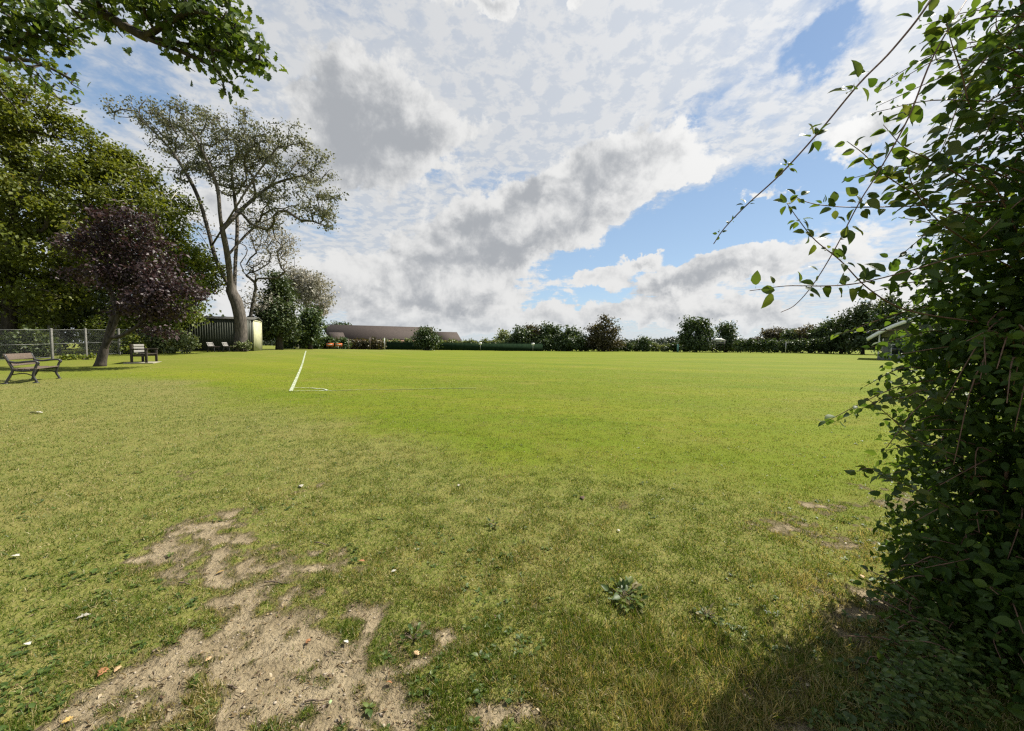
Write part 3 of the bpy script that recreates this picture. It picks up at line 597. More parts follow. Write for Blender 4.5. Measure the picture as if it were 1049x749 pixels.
# oak whose limb hangs into the top left corner; its trunk stands left of the picture
def oak():
    rng = np.random.default_rng(5); b0 = np.array([-10.5, 4.5, -.05]); tp = [b0, b0 + [.1, 0, 2.5], b0 + [.3, .1, 5], b0 + [.2, .2, 8]]
    sk = Skel(crom(tp, 4)); Y0 = 5.0; nt = len(sk.P)
    def limb(pl):
        par = int(np.argmin(np.linalg.norm(np.array(sk.P) - pl[0], axis=1)))
        pl = [sk.P[par]] + [np.asarray(q, float) for q in pl[1:]]
        for x in crom(pl, 5)[1:]:
            sk.P.append(x); sk.par.append(par); sk.len.append(sk.len[par] + np.linalg.norm(x - sk.P[par])); par = len(sk.P) - 1
    limb([b0 + [.3, .1, 5.2], (-8.5, 4.8, 6.2), at(60, -12, Y0), at(95, 8, Y0), at(148, 38, Y0), at(188, 54, Y0), at(222, 72, Y0), at(232, 98, Y0)])
    limb([at(148, 38, Y0), at(175, 22, Y0 - .1), at(205, 12, Y0 - .2), at(240, 30, Y0)]); limb([at(150, 36, Y0), at(190, 46, Y0 + .1), at(245, 52, Y0 + .2)])
    limb([b0 + [.3, .1, 4.6], (-8, 5.2, 5.4), at(10, 20, 5.6), at(50, 25, 5.6), at(80, 48, 5.6)]); limb([b0 + [.3, .1, 6.5], (-8, 4.2, 7.2), at(20, -25, 4.6), at(120, -25, 4.6), at(270, -30, 4.4)])
    limb([b0 + [.3, .1, 4.0], (-9, 6, 4.6), at(-25, 70, 6.2), at(30, 62, 6.4), at(75, 82, 6.4)])
    limb([b0 + [.2, .2, 7.5], (-9, 4, 9.5), (-7, 4.5, 10.5)]); limb([b0 + [.2, .2, 7], (-12, 6, 9.5), (-13, 7, 10)]); limb([b0 + [.2, .2, 6.2], (-11.5, 3, 8), (-12, 2, 9)])
    def lb(px, py, rx, ry, Y=Y0): k = Y / F0; return (at(px, py, Y), (rx * k, max(rx, ry) * k * .8, ry * k))
    dense = [lb(246, 50, 26, 20), lb(232, 88, 14, 18), lb(206, 58, 24, 18), lb(190, 22, 34, 20), lb(236, 22, 20, 16), lb(175, 50, 22, 10), lb(30, 8, 46, 14, 5.4), lb(18, 36, 30, 20, 5.6), lb(85, -2, 30, 9), lb(140, 6, 30, 10),
             lb(262, 60, 10, 9), lb(150, -12, 90, 14, 4.7)]
    sparse = [lb(30, 78, 44, 16, 6.4), lb(95, 18, 30, 10), lb(60, 45, 24, 12, 5.8), lb(75, 85, 14, 8, 6.4)]
    off = [(np.array(c, float), (r, r, r * .8)) for c, r in [((-7.5, 4.5, 10), 1.8), ((-12.5, 6.5, 9.8), 1.8), ((-11.8, 2.2, 8.6), 1.5), ((-9.5, 5, 11), 1.5)]]
    P1 = ell_pts(dense, 210, rng, .5); P2 = ell_pts(sparse, 60, rng, .5); P3 = ell_pts(off, 120, rng, .5)
    fi = 13; tips = sk.grow(np.concatenate([P1, P2, P3]), fi, .2, .12, rng, .12, .08); sk.radii(.34, .0035, 2.15); r = sk.r; r[nt:] = np.maximum(r[nt:] * .34, .003)
    root = empty('oak_tree', b0); tag(root, 'oak with a leafy limb overhanging the top left of the field', 'tree')
    big, small = sk.tubes(b0, .12); big.build('trunk', M['bark_dark'], root, smooth=True); small.build('limbs', M['bark_dark'], root, smooth=True)
    TP = np.array([sk.P[q] for q in tips]); par = np.array([sk.P[sk.par[q]] for q in tips]); dn = np.array([TP[i][2] for i in range(len(TP))])
    w = np.ones(len(TP)); isd = np.min([np.linalg.norm((TP - c) / np.array(rr), axis=1) for c, rr in dense], 0) < 1.15; iso = np.min([np.linalg.norm((TP - c) / np.array(rr), axis=1) for c, rr in off], 0) < 1.2
    w[~isd] = .30; w[iso] = 1.2; n = 4300; pick = rng.choice(len(TP), n, p=w / w.sum()); al = rng.random(n)[:, None]
    P = TP[pick] * (1 - al) + par[pick] * al + rng.normal(size=(n, 3)) * np.where(iso[pick], .3, .085)[:, None]
    N = nrm(rng.normal(size=(n, 3)) * .7 + [0, 0, .8]); Ax = rng.normal(size=(n, 3)) + [.3, 0, -.5]
    V, F, rr = leaves(P - b0, Ax, N, .105 * (1 + .25 * rng.normal(size=n)).clip(.5, 1.5), LEAF_OAK, rng.random(n)); build('crown', V, F, M['oak'], root, rnd=rr)
oak()

# ================================================================== FENCE, BENCHES, SHED
def fence():
    pxY = [(-62, 20.2), (-5, 22.6), (53, 25), (88, 27), (122, 29.2), (156, 31.4), (192, 33.6)]
    P = [gy(px, Y) for px, Y in pxY]; root = empty('wire_fence', P[0]); tag(root, 'grey chain link fence with concrete posts in front of the sycamores', 'fence')
    o = P[0]; H = 1.95
    for p in P:
        mb = MB(); mb.box(p - o + [0, 0, H / 2], (.11, .11, H + .1)); mb.build('post', M['post'], root, bevel=.01)
    V = []; F = []; UV = []; u = 0
    for a, b_ in zip(P[:-1], P[1:]):
        L = np.linalg.norm(b_ - a); k = len(V); V += [a - o + [0, 0, .04], b_ - o + [0, 0, .04], b_ - o + [0, 0, H - .05], a - o + [0, 0, H - .05]]; F.append((k, k + 1, k + 2, k + 3)); UV += [(u, 0), (u + L, 0), (u + L, H), (u, H)]; u += L
    n = build('mesh_panel', np.array(V), [np.array(F)], M['chain'], root); uv = n.data.uv_layers.new(name='UVMap')
    uv.data.foreach_set('uv', np.array(UV, np.float32).ravel())
    mb = MB()
    for a, b_ in zip(P[:-1], P[1:]):
        for z in (.1, H * .5, H - .05): mb.tube([a - o + [0, -.06, z], b_ - o + [0, -.06, z]], .006, 4)
    mb.build('line_wire', M['galv'], root)
fence()

def place(root, px, py, face): p = g(px, py); root.location = p; root.rotation_euler = (0, 0, math.atan2(face[1], face[0]) + PI / 2); return p
def iron_bench():          # local: long axis x, front -y
    root = empty('park_bench', (0, 0, 0)); tag(root, 'brown slatted bench with curly black iron ends, nearest the camera', 'bench'); L = 1.75
    for s in (-1, 1):
        x = s * L / 2; mb = MB()
        mb.tube(crom([(x, -.27, 0), (x, -.29, .05), (x, -.23, .22), (x, -.27, .40), (x, -.30, .52), (x, -.33, .60), (x, -.29, .66), (x, -.12, .655), (x, .08, .63), (x, .24, .66)], 5), .033, 7)
        mb.tube(crom([(x, .33, 0), (x, .31, .05), (x, .22, .25), (x, .17, .42), (x, .23, .62), (x, .32, .88)], 5), .033, 7)
        mb.tube(crom([(x, -.27, .40), (x, -.05, .375), (x, .18, .41)], 5), .033, 7); mb.tube(crom([(x, -.23, .22), (x, -.05, .30), (x, .20, .27)], 4), .016, 6)
        mb.tube(crom([(x, -.29, .66), (x, -.36, .63), (x, -.35, .57), (x, -.31, .57)], 4), .02, 6)
        for yy in (-.28, .33): mb.box((x, yy, .012), (.09, .12, .024))
        mb.build('end_frame', M['iron'], root, smooth=True)
    mb = MB()
    for i in range(4): mb.box((0, -.25 + i * .125, .435 - .012 * (i % 3 == 1)), (L + .06, .10, .032))
    mb.build('seat', M['benchwood'], root, bevel=.006)
    mb = MB(); 
    for z, h in ((.58, .11), (.80, .19)):
        y = .20 + (z - .5) * .34; mb.bar((-L / 2 - .03, y, z), (L / 2 + .03, y, z), h, .032, up=(0, -.95, .33))
    mb.build('backrest', M['benchwood'], root, bevel=.006); return root
b1 = iron_bench(); place(b1, 36, 390.5, (.82, .57)); b1.scale = (1.1, 1.1, 1.12)
def dark_bench():
    root = empty('park_bench', (0, 0, 0)); tag(root, 'chunky dark timber bench on a pale slab right of the purple tree', 'bench'); L = 1.7
    for s in (-1, 1):
        for y, h in ((-.30, .66), (.28, .95)):
            mb = MB(); mb.box((s * L / 2, y, h / 2), (.10, .10, h)); mb.build('leg', M['darkwood'], root, bevel=.008)
        mb = MB(); mb.box((s * L / 2, -.04, .69), (.13, .68, .06)); mb.build('armrest', M['darkwood'], root, bevel=.008)
        mb = MB(); mb.box((s * L / 2, -.01, .36), (.07, .48, .10)); mb.build('side_rail', M['darkwood'], root, bevel=.006)
    mb = MB()
    for i in range(4): mb.box((0, -.27 + i * .14, .44), (L - .11, .12, .045))
    mb.build('seat', M['darkwood'], root, bevel=.006); mb = MB()
    for i in range(3): mb.box((0, .21, .58 + i * .15), (L - .11, .035, .12))
    mb.build('backrest', M['greywood'], root, bevel=.006); return root
b2 = dark_bench(); p2 = place(b2, 148, 371.5, (.90, .44)); b2.rotation_euler.z += .05; b2.scale = (1.05, 1.1, 1.15); b2.location.z += .03
mb = MB(); mb.box((0, 0, .0), (2.0, 1.3, .06)); sl_ = mb.build('paved_slab', M['concrete'], bevel=.01); sl_.location = p2; sl_.rotation_euler = b2.rotation_euler; tag(sl_, kind='structure')
def plain_bench(label):
    root = empty('park_bench', (0, 0, 0)); tag(root, label, 'bench'); L = 1.5
    for s in (-1, 1):
        mb = MB(); mb.bar((s * L * .36, -.22, 0), (s * L * .36, -.18, .42), .07, .07); mb.bar((s * L * .36, .30, 0), (s * L * .36, .16, .44), .07, .07); mb.bar((s * L * .36, .14, .40), (s * L * .36, .30, .88), .06, .06); mb.bar((s * L * .36, -.24, .40), (s * L * .36, .2, .40), .06, .05, up=(0, 0, 1))
        mb.build('end_frame', M['iron'], root, bevel=.006)
    mb = MB()
    for i in range(4): mb.box((0, -.22 + i * .115, .45), (L, .095, .035))
    mb.build('seat', M['darkwood'], root, bevel=.005); mb = MB()
    for z in (.56, .68, .80): mb.bar((-L / 2, .155 + (z - .45) * .34, z), (L / 2, .155 + (z - .45) * .34, z), .10, .03, up=(0, -.94, .34))
    mb.build('backrest', M['greywood'], root, bevel=.005); return root
b3 = plain_bench('grey backed bench in front of the shed, left of the pair'); place(b3, 219, 360.6, (.93, .36))
b4 = plain_bench('grey backed bench in front of the shed, next to the poplar trunk'); place(b4, 236, 358.6, (.93, .36)); b4.location = gy(234, 34.6)

def shed():
    c = gy(259.5, 37); n = np.array([.955, .295, 0]); ld = -n; bk = np.array([-n[1], n[0], 0])       # end normal, long side runs away left, depth
    root = empty('storage_shed', c); tag(root, 'dark green ribbed storage shed with a sunlit pale end behind the poplar', 'shed', ); L, Dp, H, H2 = 5.2, 2.4, 3.0, 3.25
    Rm = np.stack([n, bk, [0, 0, 1]], 1)
    def tr(v): return np.asarray(v, float) @ Rm.T
    def add(mb, cc, d): mb.box(tr(cc), d, Rm)
    mb = MB(); add(mb, (-L / 2, Dp / 2, H / 2), (L, Dp - .06, H))
    for i in range(26): add(mb, (-.1 - i * .2, .022, H / 2), (.09, .035, H - .04))
    mb.build('wall', M['shedwall'], root)
    mb = MB(); mb.box(tr((.02, Dp / 2, H / 2 - .02)), (.05, Dp - .10, H - .06), Rm); mb.build('lit_end_door', M['shedlit'], root)
    mb = MB(); 
    for y in (.05, Dp - .05): add(mb, (.045, y, H / 2), (.06, .10, H))
    add(mb, (.045, Dp / 2, H - .05), (.055, Dp - .2, .1)); mb.build('door_frame', M['shedlit'], root)
    mb = MB(); a = [(.14, -.05, H - .02), (.14, Dp + .05, H - .02), (.14, Dp / 2, H2)]; b_ = [(-L - .1, q[1], q[2]) for q in a]
    P = tr(np.array([(x, y, z + dz) for dz in (0, .09) for x, y, z in a + b_])); 
    mb.add(P, [(0, 3, 5, 2), (1, 2, 5, 4), (6, 8, 11, 9), (7, 10, 11, 8), (0, 2, 8, 6), (2, 1, 7, 8), (3, 9, 11, 5), (5, 11, 10, 4), (0, 6, 9, 3), (1, 4, 10, 7)]); mb.build('roof', M['shedroof'], root)
    mb = MB(); P = tr([(-.02, .03, H), (-.02, Dp - .03, H), (-.02, Dp / 2, H2 - .03), (-.06, .03, H), (-.06, Dp - .03, H), (-.06, Dp / 2, H2 - .03)]); mb.add(P, [(0, 1, 4, 3)], [(0, 1, 2), (3, 5, 4)]); mb.build('gable', M['shedwall'], root)
shed()

# ================================================================== BUILDINGS AND THE FAR EDGE OF THE FIELD
def school(name, label, px0, px1, Y0, Y1, eave, ridge, depth, hip=False):
    a = gy(px0, Y0); b_ = gy(px1, Y1); d = b_ - a; d[2] = 0; L = np.linalg.norm(d); d /= L; n = np.array([-d[1], d[0], 0]); Rm = np.stack([d, n, [0, 0, 1]], 1)
    root = empty(name, a); tag(root, label, 'building'); tr = lambda v: np.asarray(v, float) @ Rm.T
    mb = MB(); mb.box(tr((L / 2, depth / 2, eave / 2)), (L - .6, depth - .6, eave), Rm); P = tr([(.3, .3, eave), (.3, depth - .3, eave), (.3, depth / 2, ridge - .2), (L - .3, .3, eave), (L - .3, depth - .3, eave), (L - .3, depth / 2, ridge - .2)])
    mb.add(P, [], [(0, 2, 1), (3, 4, 5)]); mb.build('wall', M['brick'], root)
    mb = MB(); q = [(x, y, z + dz) for dz in (0, .25) for x in (-.2, L + .2) for y, z in ((-.4, eave - .2), (depth / 2, ridge), (depth + .4, eave - .2))]
    P = tr(np.array(q)); mb.add(P, [(0, 3, 4, 1), (1, 4, 5, 2), (6, 7, 10, 9), (7, 8, 11, 10), (0, 1, 7, 6), (1, 2, 8, 7), (3, 9, 10, 4), (4, 10, 11, 5), (0, 6, 9, 3), (2, 5, 11, 8)]); mb.build('roof', M['roof'], root)
    mb = MB()
    for i in range(int(L / 3)):
        w = MB(); x = 1.5 + i * 3; w.box(tr((x, .29, 1.5)), (1.6, .06, 1.1), Rm); fr = w.build('window', M['white'], root)
        w = MB(); w.box(tr((x, .26, 1.5)), (1.4, .06, .9), Rm); w.build('pane', M['glass'], fr)
school('school_building', 'long low building with brown tiled roof beyond the far hedge', 336, 446, 92, 104, 2.6, 5.9, 9)
school('school_building', 'second lower brown roof at the right end of the long building', 449, 472, 118, 122, 2.6, 5.2, 7)
school('porch_building', 'small gabled wing in front of the long brown roof', 340, 353, 86, 87.5, 2.3, 3.7, 5)

FT = 'trees along the far edge of the field'
def ftree(px, base_Y, lobes, mat, label, seed, n=2600, ls=.42, name='field_tree', r0=.3, tr=None, group=FT, npts=130, sig=.62, clump=.3):
    top = min(l[1] for l in lobes); lobes = [(a, b_, c_ * 1.06, d_ * 1.08) for a, b_, c_, d_ in lobes] + [(px, 354, (max(l[0] + l[2] for l in lobes) - min(l[0] - l[2] for l in lobes)) * .36, 5)]
    return tree(name, label, px, base_Y, tr or [(px, top + (358 - top) * .5), (px, top + 6)], lobes, r0, mat, 'bark_dark', npts, int(n * 1.9), ls * 1.08, sig, seed, group=group, spread=.4, clump=clump * .4)
ftree(349, 130, [(346, 335, 11, 5), (338, 337, 6, 3), (353, 336, 7, 4)], 'farleaf', 'dark round treetop rising behind the long brown roof', 50, 1500, .5)
ftree(322, 128, [(322, 337, 4, 2), (319, 338, 5, 3)], 'farleaf', 'very small treetop just over the left end of the brown roof', 49, 300, .5)
ftree(437, 86, [(437, 343, 9, 6), (433, 349, 9, 5), (443, 349, 8, 5), (437, 338, 4, 4)], 'farleaf', 'small bright bushy tree in front of the brown roof', 51, 2200, .36)
ftree(517, 108, [(516, 344, 6, 5), (520, 349, 7, 5), (513, 349, 6, 4)], 'farpale', 'pale tree at the left end of the dark far clump', 52, 1400)
ftree(532, 102, [(533, 342, 9, 7), (528, 349, 9, 7), (538, 351, 9, 7)], 'farleaf', 'dark green tree second from left in the far clump', 53)
ftree(546, 104, [(545, 340, 9, 7), (550, 348, 11, 8), (542, 352, 9, 6)], 'farbrown', 'brownish tree in the middle of the far clump', 54)
ftree(563, 102, [(561, 338, 11, 7), (567, 346, 12, 9), (556, 350, 11, 8)], 'farleaf', 'tallest dark tree of the far clump', 55, 3200)
ftree(583, 100, [(582, 341, 12, 8), (590, 348, 11, 9), (576, 350, 12, 8)], 'farleaf', 'broad dark tree at the right end of the far clump', 56, 3400)
ftree(619, 99, [(619, 331, 11, 7), (610, 339, 9, 7), (629, 340, 9, 7), (620, 346, 13, 7), (608, 349, 8, 6), (632, 350, 7, 5)], 'farbrown', 'lone rounded brownish tree in the middle of the far edge', 57, 3400, .40, clump=.7)
ftree(659, 104, [(659, 350, 6, 4), (659, 355, 6, 3)], 'farleaf', 'little round tree right of the lone brownish tree', 58, 900)
ftree(713, 97, [(708, 333, 11, 8), (719, 334, 9, 8), (724, 343, 8, 9), (703, 345, 7, 10), (713, 346, 12, 9), (712, 353, 14, 5)], 'farleaf', 'large full dark green tree right of the teal post', 59, 4600, .40)
ftree(744, 99, [(743, 337, 8, 7), (748, 345, 8, 7), (740, 350, 7, 6), (751, 352, 6, 5)], 'farleaf', 'narrower dark tree beside the large full tree', 60, 2400, .40)
for i, (px, rx, top, Y, mt, lab) in enumerate([
    (776, 11, 345, 112, 'farbrown', 'low brownish tree at the left end of the right hand wood'), (796, 15, 334, 108, 'farbrown', 'tall brownish tree near the left end of the right hand wood'),
    (814, 12, 337, 104, 'farleaf', 'dark tree third from the left in the right hand wood'), (831, 13, 333, 100, 'farbrown', 'brown tinged tree in the middle of the right hand wood'),
    (847, 13, 330, 95, 'farleaf', 'dark tree behind the bright grass, two left of the tallest wood tree'), (862, 13, 324, 90, 'farleaf', 'dark tree just left of the tallest wood tree'),
    (884, 17, 306, 84, 'conifer', 'tallest dark tree of the wood, left of the curved roof'), (915, 24, 302, 80, 'farleaf', 'dark tree directly behind the curved roof'), (955, 26, 306, 76, 'farleaf', 'dark tree behind the curved roof, half hidden by the hedge')]):
    hgt = 359 - top
    ftree(px, Y, [(px, top + rx * .5, rx * .62, rx * .5), (px - rx * .4, top + hgt * .42, rx * .7, hgt * .28), (px + rx * .4, top + hgt * .45, rx * .7, hgt * .28), (px, top + hgt * .75, rx * 1.05, hgt * .24)], mt, lab, 70 + i, int(2600 + rx * 60), .40, group='trees of the wood on the right', clump=.5)
for i, (x0, x1, yt, Y, mt, n, lab) in enumerate([
    (296, 336, 346, 60, 'farleaf', 3600, 'dark hedge under the trees left of the brown roof'), (334, 352, 350, 80, 'farleaf', 1500, 'green hedge in front of the gable of the brown roof'), (350, 384, 349, 82, 'farbrown', 2400, 'rusty brown bushes in front of the long roof'),
    (384, 432, 348.5, 97, 'farpale', 3200, 'pale green hedge along the fence left of the small bright tree'), (440, 520, 349, 103, 'farpale', 4200, 'grey green hedge behind the green netting fence'), (515, 605, 352, 100, 'farleaf', 4200, 'dark undergrowth beneath the far tree clump'),
    (600, 640, 352.5, 103, 'farleaf', 1800, 'dark undergrowth beneath the lone brownish tree'), (628, 702, 354, 106, 'farpale', 3200, 'low trimmed hedge between the lone tree and the teal post'), (690, 765, 354, 104, 'farleaf', 3200, 'dark undergrowth below the large full tree'), (760, 880, 349, 92, 'farleaf', 6500, 'dark shrubby edge of the right hand wood')]):
    rng = np.random.default_rng(90 + i); q = max(3, int((x1 - x0) / 9)); xs = np.linspace(x0, x1, q); kf = 1.4 * F0 / Y
    lob = [(x, yt + (358.5 - yt) * .52 + rng.normal(0, .5), (x1 - x0) / q * .8, (359 - yt) * .52 * rng.uniform(.85, 1.15), rng.uniform(-1, 1)) for x in xs]
    shrub('hedge_row', lab, lob, Y, mt, int(n * 2.0), .42, 90 + i, 'hedge', depthk=.35 if i else .6, nst=12, sigma=.3)
# far-off woodland that reads as one mass
rng = np.random.default_rng(8); P = []
for px in np.arange(250, 1130, 3.2):
    top = np.interp(px, [250, 390, 480, 560, 640, 690, 740, 800, 1130], [347, 347, 347.5, 346, 346, 342.5, 345.5, 346, 340]) + 1.6 * vnoise(np.array([px * .11]), np.array([0.]), 3)[0] + rng.normal(0, .5)
    c = at(px, 352, 260 + rng.uniform(-12, 12)); hz_ = max(2., (356 - top) * 260 / F0 - 1.5)
    n = 230; d = rng.normal(size=(n, 3)) * np.array([1.5, 2.0, .28]); q = c + d; q[:, 2] = np.abs(rng.random(n)) ** .7 * hz_ + rng.normal(0, .4, n); P.append(q)
P = np.concatenate(P); P = P[P[:, 2] > 0]; V, F, rr = leaves(P, rng.normal(size=P.shape), nrm(rng.normal(size=P.shape) + [0, -.3, .5]), 1.25, LEAF_Q, rng.random(len(P)))
tag(build('distant_woodland', V, F, M['fardistant'], None, rnd=rr), 'dark distant wood along the skyline behind the far trees', 'wood', kind='stuff')

def net_fence():
    a, b_ = gy(384, 87), gy(556, 97); root = empty('netting_fence', a); tag(root, 'dark green netting fence along the far left edge of the field', 'fence'); d = b_ - a; L = np.linalg.norm(d); H = 1.75; nrmv = np.array([d[1], -d[0], 0]) / L
    n = 14; rng = np.random.default_rng(3)
    for i in range(n + 1):
        p = d * i / n; mb = MB(); mb.tube([p - nrmv * .08, p - nrmv * .08 + [0, 0, H + .25]], .05, 6); mb.build('post', M['netgreen'], root)
    mb = MB(); mb.bar([0, 0, H / 2 + .05], d + [0, 0, H / 2 + .05], .02, H); mb.build('net_panel', M['netgreen'], root)
    mb = MB(); mb.tube([[0, 0, H + .2], d + [0, 0, H + .2]], .04, 5); mb.build('top_rail', M['netgreen'], root)
net_fence()
for px, py, lab in [(443, 353.5, 'small white sign on the netting fence just right of the bright tree'), (492, 352, 'small white sign on the netting fence near the dark clump'), (546, 352.5, 'small white sign at the right end of the netting fence')]:
    Y = float(np.interp(px, [384, 556], [87, 97])) - .6; p = at(px, py, Y); gr = T(p[0], p[1]); root = empty('sign', (p[0], p[1], gr)); tag(root, lab, 'sign'); mb = MB(); mb.box((0, -.06, p[2] - gr), (.75, .04, .55)); mb.build('sign_board', M['white'], root); mb = MB(); mb.tube([(0, 0, 0), (0, 0, p[2] - gr + .2)], .04, 6); mb.build('post', M['galv'], root)
for px, lab in [(338, 'orange and white barrier board, left of the pair by the far hedge'), (347, 'orange and white barrier board, right of the pair by the far hedge')]:
    p = gy(px, 58); root = empty('barrier', p); root.scale = (1.05, 1.05, 1.1); tag(root, lab, 'barrier'); mb = MB(); mb.box((0, 0, .62), (.95, .05, .42)); pn = mb.build('panel', M['orange'], root); mb = MB(); mb.box((0, -.03, .62), (.80, .03, .12)); mb.build('white_band', M['white'], pn)
    for s in (-1, 1):
        mb = MB(); mb.bar((s * .36, -.25, 0), (s * .36, 0, .85), .05, .04); mb.bar((s * .36, .25, 0), (s * .36, .03, .85), .05, .04); mb.build('leg', M['darkwood'], root)
for px, h, mt, lab in [(357, 2.1, 'benchwood', 'brown wooden post left of the rusty bushes'), (379, 2.6, 'benchwood', 'brown wooden post at the right of the rusty bushes'), (394, 2.4, 'galv', 'thin grey post at the left end of the netting fence'), (805, 2.6, 'galv', 'thin grey pole standing in front of the right hand wood')]:
    p = gy(px, 78 if px < 500 else 88); mb = MB(); mb.tube([(0, 0, -.1), (0, 0, h)], .07, 8); mb.tube([(0, 0, h), (0, 0, h + .06)], [.09, .04], 8); o = mb.build('pole', M[mt]); o.location = p; tag(o, lab, 'pole')
p = gy(694.5, 95); root = empty('padded_post', p); tag(root, 'pale teal padded post left of the large full far tree', 'post'); mb = MB(); mb.tube([(0, 0, 0), (0, 0, 2.0)], .22, 10); mb.build('padding', M['teal'], root); mb = MB(); mb.tube([(0, 0, 1.9), (0, 0, 2.6)], .06, 8); mb.build('pole', M['galv'], root)
# white gabled scoreboard hut between the two far trees
p = gy(736, 93); root = empty('scorers_hut', p); tag(root, 'small white gabled hut with open platform between two far trees', 'hut'); zc = 3.0
for s in (-1, 1):
    for y in (-.8, .8): mb = MB(); mb.box((s * 1.0, y, zc / 2), (.08, .08, zc)); mb.build('leg', M['darkwood'], root)
mb = MB(); mb.box((0, 0, zc - .65), (2.3, 1.9, .10)); mb.build('platform', M['galv'], root)
mb = MB(); mb.prism([(-1.25, zc), (1.25, zc), (0, zc + .5)], -1.1, 1.1); mb.build('roof', M['white'], root)
mb = MB(); mb.box((0, -.9, zc - .25), (2.2, .05, .10)); mb.build('rail', M['white'], root)

def pavilion():
    Y = 46; e = at(887.5, 347, Y); th = -math.radians(43); half = 8.0; ze = e[2]; rise = 3.1; p0 = np.array([e[0] + half * math.cos(th), e[1] + half * math.sin(th), 0.])
    root = empty('pavilion', p0, th); tag(root, 'pavilion with pale curved roof behind the right hedge', 'building')
    R0 = (half ** 2 + rise ** 2) / (2 * rise); al = math.asin(half / R0); an = np.linspace(-al, al, 28); zc = ze + rise - R0
    out_ = [(R0 * math.sin(q), zc + R0 * math.cos(q)) for q in an]; inn = [((R0 - .22) * math.sin(q), zc + (R0 - .22) * math.cos(q)) for q in an]; Dp = 12
    mb = MB(); V = [(x, y, z) for y in (0, Dp) for x, z in out_ + inn]; n = len(an); k = 2 * n; f = []
    for i in range(n - 1): f += [(i, i + 1, k + i + 1, k + i), (n + i, k + n + i, k + n + i + 1, n + i + 1), (i, n + i, n + i + 1, i + 1), (k + i, k + i + 1, k + n + i + 1, k + n + i)]
    mb.add(V, f + [(0, k, k + n, n), (n - 1, 2 * n - 1, k + 2 * n - 1, k + n - 1)]); rf = mb.build('roof', M['soffit'], root, smooth=False)
    mb = MB(); V = [(x * 1.003, y, z + dz) for y in (-.14, -.01) for dz, arr in ((.06, out_), (-.12, inn)) for x, z in arr]; mb.add(V, f + [(0, k, k + n, n), (n - 1, 2 * n - 1, k + 2 * n - 1, k + n - 1)]); mb.build('fascia', M['white'], rf)
    q = [(x * .97, z - .05) for x, z in inn if abs(x) < half * .86]; poly = [(q[0][0], ze + .2)] + q + [(q[-1][0], ze + .2)]; mb = MB(); mb.prism(poly[::-1], 1.6, 1.8); mb.build('gable', M['soffit'], root)
    mb = MB(); mb.box((0, 6.4, (ze + .1) / 2), (half * 1.6, 9.2, ze + .1)); mb.build('wall', M['pwall'], root)
    for i in range(5):
        x = -half * .62 + i * half * .31; w = MB(); w.box((x, 1.77, 1.25), (1.7, .06, 1.3)); fr = w.build('window', M['white'], root); w = MB(); w.box((x, 1.74, 1.25), (1.5, .05, 1.1)); w.build('pane', M['glass'], fr)
    for s in (-.86, -.3, .3, .86): mb = MB(); mb.tube([(s * half, .5, 0), (s * half, .5, zc + math.sqrt((R0 - .2) ** 2 - (s * half) ** 2))], .08, 8); mb.build('column', M['white'], root)
    mb = MB(); mb.box((-half * .12, -.6, .36), (half * 1.5, .18, .72)); mb.build('low_wall', M['pwall'], root)
pavilion()
exec_hedge = True
#PART3
# ================================================================== THE HEDGE ON THE RIGHT
def sprig(path, spacing, size, rng, tm=LEAF_8, flat=.6, start=.1, bunch=1):
    """leaves alternating along a shoot"""
    P = np.asarray(path, float); d = np.linalg.norm(np.diff(P, axis=0), axis=1); cum = np.concatenate([[0], np.cumsum(d)]); n = max(1, int(cum[-1] * (1 - start) / spacing)); q = np.linspace(cum[-1] * start, cum[-1], n)
    pos = np.stack([np.interp(q, cum, P[:, i]) for i in range(3)], 1); tg = nrm(np.stack([np.interp(q, cum, np.gradient(P[:, i], cum)) for i in range(3)], 1))
    side = nrm(np.cross(tg, [0, 0, 1.]) + 1e-4); sgn = np.where(np.arange(n) % 2 == 0, 1, -1)[:, None]
    pos = np.repeat(pos, bunch, 0); tg = np.repeat(tg, bunch, 0); side = np.repeat(side * sgn, bunch, 0); m_ = len(pos)
    A = side * rng.uniform(.5, 1.1, (m_, 1)) + tg * rng.uniform(.2, .8, (m_, 1)) + rng.normal(size=(m_, 3)) * .35 + np.array([0, 0, -.12])
    N = np.array([0, 0, 1.]) * flat + rng.normal(size=(m_, 3)) * .5
    return pos, A, N, size * rng.uniform(.6, 1.15, m_)

